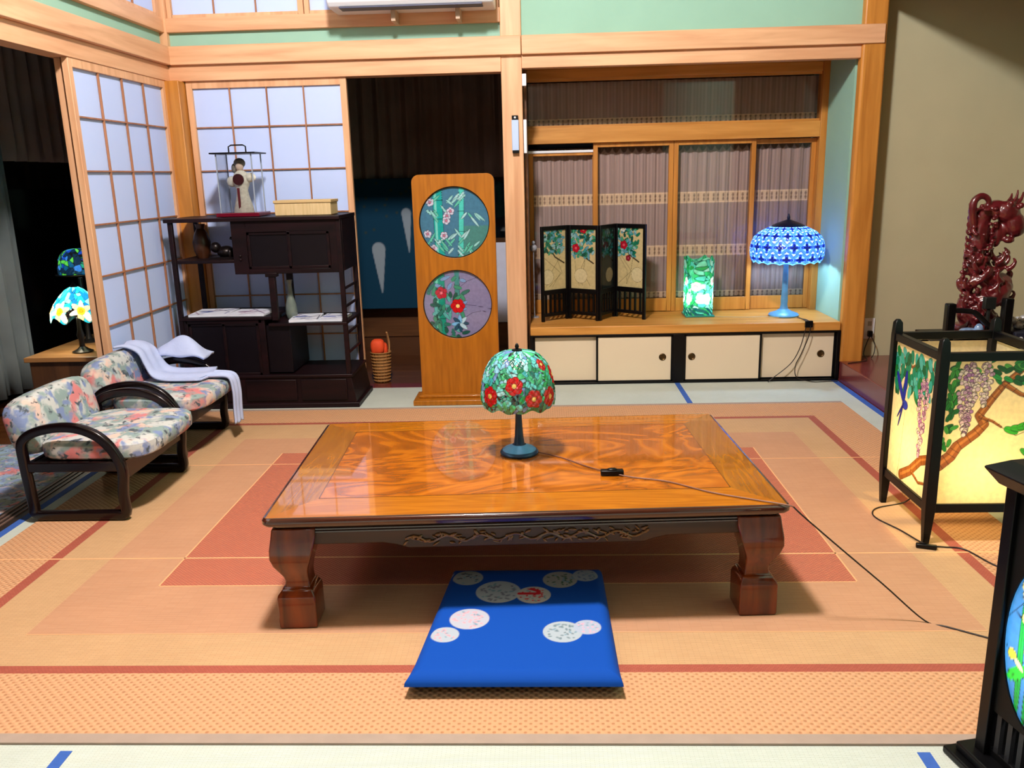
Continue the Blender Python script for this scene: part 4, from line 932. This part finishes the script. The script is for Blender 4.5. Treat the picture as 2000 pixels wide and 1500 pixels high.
pr = [(.198, -.075), (.212, -.055), (.218, -.02), (.218, .02), (.212, .05), (.196, .085), (.165, .112), (.12, .135), (.085, .148)]
shade('lamp_shade', 1.49, 5.24, .765, pr, bluep, BL, 400, .0025, glass_mat('blue_mosaic_glass', .65), edge=lambda u: .010*np.abs(np.sin(u*PI/(2*PI*.218/17))))
MB().lathe((1.49, 5.24, .765), [(.10, .142), (.095, .150), (.06, .166), (.02, .18), (.008, .184), (.010, .195), (.004, .215), (.0001, .22)], 28, caps=False).build('crown', plain('navy_metal', (20, 30, 66), .35, .5, .5), BL)
MB().ball((1.49, 5.24, .79), (.02, .02, .03), 8).build('bulb', plain('opal_bulb', (240, 240, 240), .3), BL)
pc = thing('lamp_cord', (1.52, 5.0, .0), 'dark looped cords with plug hanging from the counter past the last cupboard door', 'cord')
MB().tube(smooth_path([(1.55, 5.16, .362), (1.56, 5.06, .364), (1.555, 4.982, .36), (1.545, 4.975, .30), (1.52, 4.974, .20), (1.47, 4.972, .11), (1.36, 4.965, .02), (1.34, 4.96, .004)]), .0028, 6).tube(smooth_path([(1.56, 5.10, .362), (1.575, 4.98, .36), (1.57, 4.972, .28), (1.53, 4.97, .17), (1.50, 4.968, .10), (1.51, 4.962, .03), (1.60, 4.95, .004), (1.70, 4.955, .004), (1.75, 4.95, .006)]), .0028, 6).build('cord', M['cord'], pc)
MB().box(1.545, 4.968, .33, 1.59, 4.985, .37).build('plug', M['black'], pc, .003)

# ================================================================== WISTERIA FLOOR LANTERN
AX0, AX1, AY0, AY1 = 1.262, 1.642, 2.665, 3.062
WL_ = thing('floor_lantern', ((AX0+AX1)/2, (AY0+AY1)/2, .006), 'large black-framed square floor lantern with lit wisteria and swallow glass panels', 'lantern')
for x in (AX0, AX1-.032):
    for y in (AY0, AY1-.032):
        m = MB(); a_, b_ = x+.016, y+.016; lvz = [(.0065, .010), (.13, .017), (.16, .0175), (.655, .0155), (.70, .013), (.712, .006)]
        vs_ = []
        for z, h in lvz: vs_ += [(a_-h, b_-h, z), (a_+h, b_-h, z), (a_+h, b_+h, z), (a_-h, b_+h, z)]
        m.add(vs_, [(i*4+j, i*4+(j+1) % 4, i*4+4+(j+1) % 4, i*4+4+j) for i in range(len(lvz)-1) for j in range(4)]+[(3, 2, 1, 0), tuple(len(lvz)*4-4+j for j in range(4))]); m.build('post', M['black'], WL_, .002)
rails = []
for z, h in ((.636, .028), (.118, .030)):
    for (a, b) in (((AX0+.03, AY0+.004), (AX1-.03, AY0+.028)), ((AX0+.03, AY1-.028), (AX1-.03, AY1-.004)), ((AX0+.004, AY0+.03), (AX0+.028, AY1-.03)), ((AX1-.028, AY0+.03), (AX1-.004, AY1-.03))):
        MB().box(a[0], a[1], z, b[0], b[1], z+h).build('rail', M['black'], WL_, .002)
CRM = (255, 238, 196)
def grapes(P_, x, y, w_, h_, cols, n=70, seed=1, r=.0065):
    rn = random.Random(seed)
    for k in range(n):
        t = k/n; yy = y-h_*t; ww = w_*(1-t)**.7*(.35+.65*min(1, t*5)); P_.disc(x+rn.uniform(-1, 1)*ww/2, yy+rn.uniform(-.004, .004), r*rn.uniform(.8, 1.1), rn.choice(cols))
def branch(P_, pts, w0, w1):
    P_.line(pts, w0, (152, 88, 40), True, w1); P_.line([(x+.002, y+.003) for x, y in pts], w0*.3, (196, 124, 62), False, w1*.2)
    for i in range(len(pts)-1):
        (xa, ya), (xb, yb) = pts[i], pts[i+1]; l_ = math.hypot(xb-xa, yb-ya)+1e-9; nx, ny = -(yb-ya)/l_, (xb-xa)/l_; hw = (w0+(w1-w0)*i/(len(pts)-1))*.52
        for t in (.1, .6): cx_, cy_ = xa+(xb-xa)*t, ya+(yb-ya)*t; P_.line([(cx_-nx*hw, cy_-ny*hw), (cx_+nx*hw+.004, cy_+ny*hw)], .0016, (40, 26, 18), False)
def wf(u, v):    # front panel .332 x .49
    P_ = Paint(u, v, CRM); P_.lw = .0016; P_.aa = .0018; rn = random.Random(3)
    branch(P_, [(.0, .135), (.035, .165), (.055, .20), (.11, .245), (.135, .275), (.115, .305), (.15, .36), (.185, .41), (.25, .47), (.34, .50)], .040, .013)
    branch(P_, [(.185, .41), (.24, .375), (.34, .345)], .015, .008); branch(P_, [(.12, .30), (.16, .285), (.19, .265)], .008, .004)
    P_.line([(.19, .265), (.24, .235), (.34, .285)], .0022, (40, 34, 24), False)
    for k in range(46): P_.leaf(rn.uniform(.0, .035), rn.uniform(.20, .47), .03, .013, rn.choice([-1.2, -1.8, 1.2, .4]), rn.choice([(40, 140, 50), (70, 170, 70), (30, 110, 50)]))
    for k in range(26): P_.leaf(rn.uniform(.10, .33), rn.uniform(.42, .485), .035, .015, rn.choice([-.5, -1, 2.6, .5]), rn.choice([(30, 130, 60), (44, 160, 80), (90, 190, 90), (24, 96, 50)]))
    for k in range(5): P_.leaf(.20+.02*k, .262, .05, .022, -.4+.35*k, (60, 180, 50))
    for k in range(4): P_.leaf(.27, .32+.02*k, .06, .02, .2*k, (52, 160, 56))
    for k in range(3): P_.leaf(.30, .10+.03*k, .05, .02, .5+k, (60, 170, 60))
    grapes(P_, .072, .475, .085, .235, [(196, 160, 206), (226, 200, 226), (240, 226, 236), (170, 120, 190)], 190, 5)
    grapes(P_, .125, .48, .05, .15, [(226, 206, 232), (246, 236, 236), (196, 160, 206)], 50, 6)
    grapes(P_, .27, .44, .04, .10, [(226, 206, 232), (246, 236, 236), (196, 160, 206)], 40, 7)
    P_.line([(.275, .21), (.29, .195), (.28, .18), (.292, .165), (.284, .15)], .0012, (150, 120, 60), False)
    return P_.c
def wfs(u, v):   # side panel: u from back (0) to front (.335)
    P_ = Paint(u, v, CRM); P_.lw = .0016; P_.aa = .0018; rn = random.Random(9)
    branch(P_, [(.12, .02), (.19, .06), (.26, .12), (.335, .15)], .036, .03); branch(P_, [(.20, .06), (.26, .04), (.335, .06)], .010, .006)
    P_.line([(.09, .0), (.10, .10), (.11, .25)], .0018, (90, 100, 50), False)
    branch(P_, [(.05, .44), (.14, .42), (.22, .46), (.335, .44)], .008, .006)
    for k in range(80): P_.leaf(rn.uniform(.0, .32), rn.uniform(.34, .48), .05, .026, rn.uniform(-2.4, -.6), rn.choice([(30, 150, 120), (60, 190, 180), (40, 140, 70), (90, 200, 200), (30, 110, 70)]))
    grapes(P_, .24, .40, .10, .27, [(216, 160, 206), (236, 200, 226), (246, 226, 236), (190, 130, 196)], 130, 2, .007)
    # swallow
    P_.leaf(.02, .38, .13, .024, -.95, (36, 44, 190), vein=False); P_.leaf(.10, .40, .13, .024, -1.65, (30, 40, 180), vein=False); P_.disc(.105, .275, .022, (40, 60, 200), True, .016); P_.leaf(.09, .27, .09, .010, -1.9, (30, 40, 150), vein=False); P_.leaf(.095, .28, .08, .008, -2.2, (30, 40, 150), vein=False)
    return P_.c
Z0_, Z1_ = .148, .636
us = np.linspace(0, AX1-AX0-.064, 210); vs = np.linspace(0, Z1_-Z0_, 300)
grid('glass_panel', lambda u, v: (AX0+.032+u, AY0+.014+0*u, Z0_+v), us, vs, wf, G_LIT, WL_)
us2 = np.linspace(0, AY1-AY0-.064, 210)
grid('glass_panel', lambda u, v: (AX0+.014+0*u, AY1-.032-u, Z0_+v), us2, vs, wfs, G_LIT, WL_)
grid('glass_panel', lambda u, v: (AX0+.032+u, AY1-.014+0*u, Z0_+v), us[::6], vs[::6], lambda u, v: Paint(u, v, CRM).c, G_LIT, WL_)
grid('glass_panel', lambda u, v: (AX1-.014+0*u, AY1-.032-u, Z0_+v), us2[::6], vs[::6], lambda u, v: Paint(u, v, CRM).c, G_LIT, WL_)
MB().cyl((1.44, 2.86, .12), (1.44, 2.86, .21), .018).ball((1.44, 2.86, .24), (.024, .024, .03), 8).box(AX0+.02, 2.84, .12, AX1-.02, 2.88, .13).build('bulb_holder', plain('opal_bulb2', (236, 226, 200), .3), WL_)
ac = thing('lantern_cord', (1.27, 2.7, .006), 'dark cord with inline switch curling on the rug around the wisteria lantern foot', 'cord')
MB().tube(smooth_path([(1.40, 2.95, .125), (1.37, 3.02, .03), (1.33, 3.02, .009), (1.24, 2.985, .009), (1.20, 2.94, .009), (1.195, 2.88, .009), (1.235, 2.78, .009), (1.268, 2.655, .012), (1.32, 2.64, .009), (1.38, 2.62, .009), (1.42, 2.50, .009), (1.5, 2.38, .009)]), .0026, 6).build('cord', M['cord'], ac)
mx = Matrix.Translation((1.262, 2.635, .014)) @ Matrix.Rotation(-.35, 4, 'Z'); MB(mx).box(-.032, -.009, -.008, .032, .009, .008).build('switch', M['black'], ac, .004)

# ================================================================== NARCISSUS LANTERN (foreground)
a78 = R(78); dxy = (math.cos(a78), -math.sin(a78)); nxy = (math.sin(a78), math.cos(a78))     # face direction, depth direction
NL0 = (.906, 1.592)
NM = Matrix(((dxy[0], nxy[0], 0, NL0[0]), (dxy[1], nxy[1], 0, NL0[1]), (0, 0, 1, 0), (0, 0, 0, 1)))
NW, NH0, NH1 = .27, .035, .635
NL = thing('floor_lantern', (1.07, 1.48, 0), 'tall black lacquer lantern with an oval narcissus glass window in front of the rug corner', 'lantern')
MB(NM).box(-.042, -.042, .0005, NW+.042, NW+.042, .018).box(-.025, -.025, .018, NW+.025, NW+.025, .038).build('base', M['black'], NL, .004)
for (u_, v_) in ((0, 0), (NW-.028, 0), (0, NW-.028), (NW-.028, NW-.028)): MB(NM).box(u_, v_, NH0, u_+.028, v_+.028, NH1).build('post', M['black'], NL, .002)
MB(NM).add([(-.032, -.032, NH1+.03), (NW+.032, -.032, NH1+.03), (NW+.032, NW+.032, NH1+.03), (-.032, NW+.032, NH1+.03), (-.01, -.01, NH1-.002), (NW+.01, -.01, NH1-.002), (NW+.01, NW+.01, NH1-.002), (-.01, NW+.01, NH1-.002), (.0, .0, NH1+.05), (NW, 0, NH1+.05), (NW, NW, NH1+.05), (0, NW, NH1+.05)],
    [(0, 1, 5, 4), (1, 2, 6, 5), (2, 3, 7, 6), (3, 0, 4, 7), (4, 5, 6, 7), (8, 9, 1, 0), (9, 10, 2, 1), (10, 11, 3, 2), (11, 8, 0, 3), (11, 10, 9, 8)]).build('roof', M['black'], NL, .003)
OC, ORX, ORZ = (.135, .335), .105, .185
def facewithoval():
    bm = bmesh.new()
    def loop(pts):
        vs_ = [bm.verts.new((x, 0, z)) for x, z in pts]; return [bm.edges.new((vs_[i], vs_[(i+1) % len(vs_)])) for i in range(len(vs_))]
    es = loop([(.026, .145), (NW-.026, .145), (NW-.026, NH1), (.026, NH1)])+loop([(OC[0]+ORX*math.cos(2*PI*k/40), OC[1]+ORZ*math.sin(2*PI*k/40)) for k in range(40)])
    bmesh.ops.triangle_fill(bm, edges=es, use_beauty=True, use_dissolve=False)
    for v in bm.verts: v.co.y = .010
    fs = list(bm.faces); ret = bmesh.ops.extrude_face_region(bm, geom=fs)
    for v in ret['geom']:
        if isinstance(v, bmesh.types.BMVert): v.co.y += .008
    bm.transform(NM); bmesh.ops.recalc_face_normals(bm, faces=bm.faces)
    c_ = sum((v.co for v in bm.verts), Vector())/len(bm.verts)
    for v in bm.verts: v.co -= c_
    me = bpy.data.meshes.new('face_board'); bm.to_mesh(me); bm.free(); me.materials.append(M['blackm']); return finish('face_board', me, tuple(c_), NL)
facewithoval()
MB(NM).box(.02, .012, .14, NW-.02, .024, .16).box(.02, .012, NH0, NW-.02, .024, .055).build('rail', M['black'], NL, .002)
m = MB(NM)
for k in range(7): x = .03+(NW-.06)*(k+.5)/7; m.box(x-.006, .012, .05, x+.006, .022, .145)
m.build('slat', plain('black_slat', (26, 26, 28), .4), NL)
for (a, b) in (((.0, NW-.012), (NW, NW-.004)), ((.004, .028), (.012, NW-.02)), ((NW-.012, .028), (NW-.004, NW-.02))): MB(NM).box(a[0]+.002, a[1], NH0+.002, b[0]-.002, b[1], NH1).build('side_board', M['blackm'], NL)
def narc(u, v):
    P_ = Paint(u, v, (70, 150, 226)); P_.lw = .0012; P_.aa = .0012
    P_.put(-(u*.9-v*.3-.02), (96, 170, 236), False)
    for pts_ in ([(-.11, .02), (-.05, .10), (.02, .15)], [(-.108, -.03), (-.06, -.05), (.0, -.03)], [(-.06, .12), (-.03, .03), (-.02, -.05)], [(-.1, .06), (-.04, .02)]): P_.line(pts_, .0016, (20, 24, 40), False)
    for (x0, a_) in ((-.055, 1.62), (-.035, 1.55), (-.02, 1.65), (.0, 1.5), (.02, 1.35), (.05, 1.3)): P_.leaf(x0, -.18, .26, .014, a_, (30, 180, 80))
    P_.leaf(-.088, -.10, .075, .024, .75, (50, 220, 70)); P_.leaf(.02, -.06, .09, .022, 2.5, (60, 210, 90))
    P_.line([(-.03, -.14), (-.03, .02)], .007, (40, 170, 90))
    for (x, y) in ((-.045, .105), (-.035, .045), (-.022, -.015), (.02, .04), (.05, .09), (.06, -.02)): P_.flower(x, y, .032, (250, 240, 150), (240, 130, 40), 6, x*30, .36)
    P_.disc(-.082, -.045, .011, (240, 230, 80)); P_.leaf(-.075, -.05, .03, .012, -.6, (240, 240, 190), vein=False)
    return P_.c
th = np.linspace(0, 2*PI, 160, endpoint=False); rr_ = np.linspace(.002, 1.0, 90); NMa = np.array(NM)
def nmap(a_, r_):
    u = OC[0]+ORX*1.0*r_*np.cos(a_); z = OC[1]+ORZ*1.0*r_*np.sin(a_); y = .014
    return tuple(NMa[i][0]*u+NMa[i][1]*y+NMa[i][2]*z+NMa[i][3] for i in range(3))
grid('oval_pane', nmap, th, rr_, lambda a_, r_: narc(ORX*r_*np.cos(a_), ORZ*r_*np.sin(a_)), glass_mat('narcissus_glass', .6), NL, wrap=True)

# ================================================================== SIDE CORRIDOR: chest and two lamps
CH = thing('chest', (-2.45, 4.35, 0), 'low brown wooden chest with pale top in the side corridor behind the chairs', 'chest')
MB().box(-2.665, 4.15, .0, -2.18, 4.80, .375).build('body', wood('chest_dark', (66, 40, 22), (88, 56, 32), 'z', .4), CH, .004)
MB().box(-2.68, 4.13, .375, -2.17, 4.82, .40).build('top_board', wood('chest_top', (140, 96, 54), (162, 116, 70), 'x', .35), CH, .003)
DF = thing('table_lamp', (-2.44, 4.27, .40), 'glowing lamp with white and yellow daffodil glass shade on the corridor chest', 'lamp')
lampstem(-2.44, 4.27, .4005, [(.0001, 0), (.05, 0), (.052, .006), (.03, .016), (.014, .03), (.012, .06), (.020, .09), (.012, .12), (.009, .2), (.0001, .2)], plain('dark_bronze_lamp', (50, 44, 36), .3, .5, .6), DF, 'stem')
def daff(u, v):
    P_ = Paint(u, v, (40, 190, 200)); W_ = 2*PI*.13; rn = random.Random(5); P_.lw = .0014
    pts = [(rn.random()*W_, rn.random()*.2) for _ in range(120)]; P_.cells(pts, [rn.choice([(30, 160, 190), (50, 200, 200), (20, 110, 190), (120, 220, 220)]) for _ in pts], .002)
    for k in range(7):
        x = (k+.5)/7*W_
        for j in range(6):
            a_ = j*PI/3+.3; P_.leaf(x, .045, .06, .03, a_, (252, 240, 200) if j % 2 else (255, 232, 150), vein=False)
        P_.disc(x, .045, .020, (255, 200, 40)); P_.disc(x, .045, .010, (250, 160, 30))
    return P_.c
shade('lamp_shade', -2.44, 4.27, .59, [(.130, 0), (.126, .03), (.105, .07), (.075, .11), (.045, .14), (.02, .155), (.006, .16)], daff, DF, 260, .0022, glass_mat('daffodil_glass', .6), edge=lambda u: .016*np.sin(u*7/.13)-.006)
MB().lathe((-2.44, 4.27, .745), [(.02, 0), (.012, .008), (.005, .02), (.0001, .03)], 12, caps=False).build('finial', M['black'], DF)
MS = thing('table_lamp', (-2.56, 4.56, .40), 'dark lamp with blue-green mosaic shade standing behind the daffodil lamp', 'lamp')
lampstem(-2.56, 4.56, .4005, [(.0001, 0), (.05, 0), (.05, .008), (.02, .02), (.012, .05), (.011, .36), (.0001, .36)], plain('dark_bronze_lamp', (40, 36, 34), .3, .5, .6), MS, 'stem')
def mos(u, v):
    P_ = Paint(u, v, (20, 60, 140)); rn = random.Random(6); pts = [(rn.random()*.7, rn.random()*.18) for _ in range(240)]
    P_.cells(pts, [rn.choice([(16, 80, 110), (24, 60, 150), (40, 150, 110), (60, 120, 190), (14, 40, 60), (90, 180, 60)]) for _ in pts], .003); return P_.c
shade('lamp_shade', -2.56, 4.56, .80, dome(.105, .12), mos, MS, 220, .0024, glass_mat('mosaic_glass', .5))
MB().lathe((-2.56, 4.56, .775), [(.085, .0), (.118, .006), (.120, .010), (.085, .012)], 30, caps=False).build('brim', M['black'], MS)

# ================================================================== AIR CONDITIONER and small things
AC = thing('air_conditioner', (-.65, 4.86, 2.13), 'white wall air conditioner mounted in front of the paper transom', 'air conditioner')
MB().prism([(4.985, 2.135), (4.985, 2.43), (4.77, 2.43), (4.74, 2.40), (4.735, 2.16), (4.76, 2.135)], 'yz', -1.12, -.24).build('body', M['white'], AC, .008)
MB().box(-1.06, 4.75, 2.128, -.30, 4.84, 2.136).build('louver', plain('grey_louver', (70, 72, 96), .4), AC, .002)
for x in (-.79, -.44): MB().box(x-.012, 4.85, 2.075, x+.012, 4.98, 2.135).build('bracket', plain('bracket_wood', (200, 168, 140), .5), AC, .002)
RC = thing('remote_control', (-.147, 4.985, 1.475), 'pale blue remote control in a wall holder on the centre post', 'remote control')
MB().box(-.168, 4.965, 1.385, -.128, 4.988, 1.555).build('body', plain('pale_blue_plastic', (186, 206, 240), .4, var=.01), RC, .004)
MB().box(-.166, 4.962, 1.555, -.130, 4.989, 1.578).build('holder', M['black'], RC, .002)
MB().box(-.166, 4.960, 1.372, -.130, 4.989, 1.388).build('holder', M['black'], RC, .002)
MB().ball((-.148, 4.960, 1.566), (.006, .003, .006), 6).build('button', M['white'], RC)
tag(MB().box(-.101, 4.975, 1.37, -.083, 4.995, 1.555).build('magnet_strip', M['white'], bevel=.003), 'narrow white vertical strip fixed on the post edge beside the bay window', 'strip')
tag(MB().box(-.104, 4.972, 1.735, -.080, 4.995, 1.80).build('sensor_box', M['white'], bevel=.003), 'small white box fixed near the top of the centre post', 'sensor')
OU = thing('power_outlet', (1.975, 5.115, .295), 'white wall outlet with black plug low on the alcove wall', 'outlet')
MB().box(1.943, 5.110, .228, 2.006, 5.1198, .355).build('plate', M['white'], OU, .003)
for z in (.262, .322): MB().box(1.963, 5.1085, z-.014, 1.987, 5.1102, z+.014).build('socket', plain('socket_grey', (170, 170, 170), .4), OU)
PCT = thing('electric_cable', (1.97, 5.09, .124), 'black plug with thin cords running from the wall outlet down to the alcove floor', 'cord')
MB().box(1.963, 5.082, .244, 1.988, 5.108, .280).build('plug', M['black'], PCT, .003)
MB().tube(smooth_path([(1.972, 5.085, .247), (1.95, 5.07, .21), (1.925, 5.04, .15), (1.92, 4.97, .128), (1.86, 4.93, .126), (1.785, 4.90, .125)]), .003, 6).tube(smooth_path([(1.98, 5.085, .247), (2.0, 5.07, .20), (1.99, 5.05, .15), (1.97, 5.03, .126)]), .003, 6).build('cord', M['cord'], PCT)
tag(MB().ball((-.062, 5.36, .80), .024, 8).ball((-.062, 5.355, .835), .012, 6).cyl((-.062, 5.36, .357), (-.062, 5.36, .79), .004).cyl((-.062, 5.36, .3575), (-.062, 5.36, .364), .03).build('glass_ornament', plain('silvery_glass', (190, 196, 220), .1, .7, .3, var=.3, vs=60)), 'small silvery ball ornament beside the folding screen in the bay corner', 'ornament')

# ================================================================== ALCOVE: black stand, dragon, box
BS = thing('display_stand', (2.05, 3.92, .122), 'black lacquer display stand with curved end rail behind the wisteria lantern', 'stand')
MB().box(1.83, 3.78, .435, 2.56, 4.16, .462).build('top_board', M['black'], BS, .003)
for (x, y) in ((1.84, 3.82), (2.52, 3.82), (1.84, 4.10), (2.52, 4.10)): MB().box(x, y, .122, x+.036, y+.036, .435).build('leg', M['black'], BS, .003)
MB().box(1.838, 3.86, .462, 1.878, 3.90, .632).build('end_post', M['black'], BS, .006); MB().box(2.06, 3.80, .462, 2.10, 3.84, .66).build('end_post', M['black'], BS, .006)
MB().sweep(smooth_path([(1.87, 3.88, .60), (1.92, 3.87, .598), (1.96, 3.86, .59), (2.0, 3.845, .55), (2.04, 3.835, .515), (2.07, 3.825, .50)]), rr2(.022, .034, .006), up=(0, 1, 0)).build('curved_rail', M['black'], BS)
DG = thing('dragon_statue', (2.10, 4.05, .462), 'dark red carved wooden dragon statue rearing up on the black stand', 'statue')
m = MB(); rn = random.Random(12)
def T2(pts, r0, r1, n=8): 
    sp_ = smooth_path(pts, 5); k = len(sp_); m.tube(sp_, 1, n, [r0+(r1-r0)*i/(k-1) for i in range(k)])
dx, dy = 2.075, 4.03
T2([(dx+.06, dy, .50), (dx-.05, dy-.03, .53), (dx-.07, dy, .60), (dx+.02, dy-.05, .64), (dx+.07, dy-.02, .70), (dx-.02, dy-.03, .74), (dx-.06, dy, .80), (dx-.05, dy, .90), (dx-.045, dy, .99), (dx-.035, dy-.01, 1.03), (dx+.01, dy-.02, 1.05), (dx+.045, dy-.03, 1.03)], .054, .036)
# curl at the nape
T2([(dx-.09, dy-.02, .98), (dx-.105, dy-.03, 1.04), (dx-.10, dy-.03, 1.085), (dx-.07, dy-.03, 1.105), (dx-.04, dy-.03, 1.09), (dx-.036, dy-.03, 1.06), (dx-.06, dy-.035, 1.048), (dx-.072, dy-.04, 1.066)], .019, .010)
m.ball((dx+.05, dy-.035, 1.03), (.058, .048, .05), 8, rot=Matrix.Rotation(.5, 3, 'Y')); m.ball((dx+.02, dy-.02, .93), (.024, .03, .06), 8)
m.ball((dx+.085, dy-.045, .975), (.046, .042, .06), 8, rot=Matrix.Rotation(-.3, 3, 'Y')); m.ball((dx+.10, dy-.05, .945), (.028, .024, .022), 7)
m.ball((dx+.045, dy-.03, .955), (.022, .024, .05), 8, rot=Matrix.Rotation(.2, 3, 'Y')); m.ball((dx+.062, dy-.05, .905), (.026, .022, .016), 7)
for (ex, ez) in ((.045, 1.07), (.09, 1.06)): m.ball((dx+ex, dy-.07, ez), .014, 6)
for (ax_, az) in ((.10, 1.13), (.125, 1.12), (.075, 1.115)): T2([(dx+ax_-.03, dy-.02, 1.06), (dx+ax_-.01, dy-.02, 1.09), (dx+ax_, dy-.01, az)], .013, .004, 6)
T2([(dx+.10, dy-.05, .96), (dx+.125, dy-.06, .99), (dx+.13, dy-.06, 1.04)], .008, .003, 6)
for k in range(110):      # scales, flames and wave crests
    z = rn.uniform(.49, .82); wdt = .12-.06*(z-.5)/.4; x = dx-.01+rn.uniform(-1, 1)*wdt; y = dy-.03+rn.uniform(-.05, .06); s_ = rn.choice([-1, 1])
    T2([(x, y, z), (x+s_*.02, y-.01, z+.015), (x+s_*.03, y-.012, z+.04), (x+s_*.018, y-.01, z+.055)], .016, .004, 6)
for k in range(110):     # carved scales over the neck and body
    z = rn.uniform(.56, 1.05); a_ = rn.uniform(-PI, PI*.15); xc = dx-.05+.012*math.sin(z*14)
    m.ball((xc+.054*math.cos(a_), dy-.01+.054*math.sin(a_), z), (.013, .013, .009), 4)
for z in np.arange(.60, 1.06, .03): T2([(dx-.085, dy-.01, z), (dx-.108, dy-.012, z+.008), (dx-.112, dy-.012, z+.026)], .012, .004, 5)
m.ball((dx, dy, .49), (.12, .09, .03), 8, .7)
dr = m.build('body', plain('red_carved_wood', (88, 20, 26), .28, .5, var=.4, vs=30, coat=.5), DG)
md = dr.modifiers.new('remesh', 'REMESH'); md.mode = 'VOXEL'; md.voxel_size = .0045; md.use_smooth_shade = True
ms = dr.modifiers.new('smooth', 'SMOOTH'); ms.iterations = 2
tag(MB().ball((1.955, 3.89, .49), (.045, .035, .026), 8, .8).ball((1.99, 3.87, .505), (.022, .02, .034), 7).ball((1.92, 3.88, .485), (.025, .03, .02), 7).tube(smooth_path([(1.98, 3.87, .53), (2.0, 3.865, .50), (2.02, 3.86, .475)]), .008).build('porcelain_figure', plain('blue_white_porcelain', (120, 150, 196), .15, .6, var=.5, vs=50, coat=.6)), 'small blue and white porcelain piece under the curved rail of the black stand', 'figurine')
KB = thing('black_box', (2.25, 3.88, .462), 'flat black printed carton on the black stand beside the dragon', 'box')
MB().box(2.12, 3.80, .4625, 2.50, 4.0, .505).build('carton', plain('dark_blue_carton', (34, 36, 52), .4), KB, .002)
m = MB().cyl((2.145, 3.7992, .478), (2.145, 3.7998, .478), .009, .009, 16)
for k, x in enumerate((2.163, 2.170, 2.177, 2.184, 2.191)): m.box(x, 3.7990, .474, x+.005, 3.7998, .482 if k % 2 else .480)
m.build('logo', M['white'], KB)
m = MB(); rn = random.Random(4)
for k in range(80): m.ball((2.14+rn.random()*.22, 3.88+rn.random()*.06, .515+rn.random()*.035), (rn.uniform(.008, .018),)*3, 5)
tag(m.build('silver_ornament', plain('silver_flowers', (176, 188, 178), .3, .5, .3, var=.9, vs=50)), 'cluster of silvery white beads lying on top of the black carton', 'ornament')
tag(MB().cyl((2.04, 3.90, .4622), (2.04, 3.90, .47), .03).cyl((2.04, 3.90, .47), (2.04, 3.90, .60), .008).box(2.015, 3.885, .60, 2.065, 3.915, .655).build('small_lantern', plain('dark_grey_metal', (44, 46, 44), .4, .5, .5), bevel=.003), 'small dark grey lamp head standing in front of the dragon base', 'lamp')
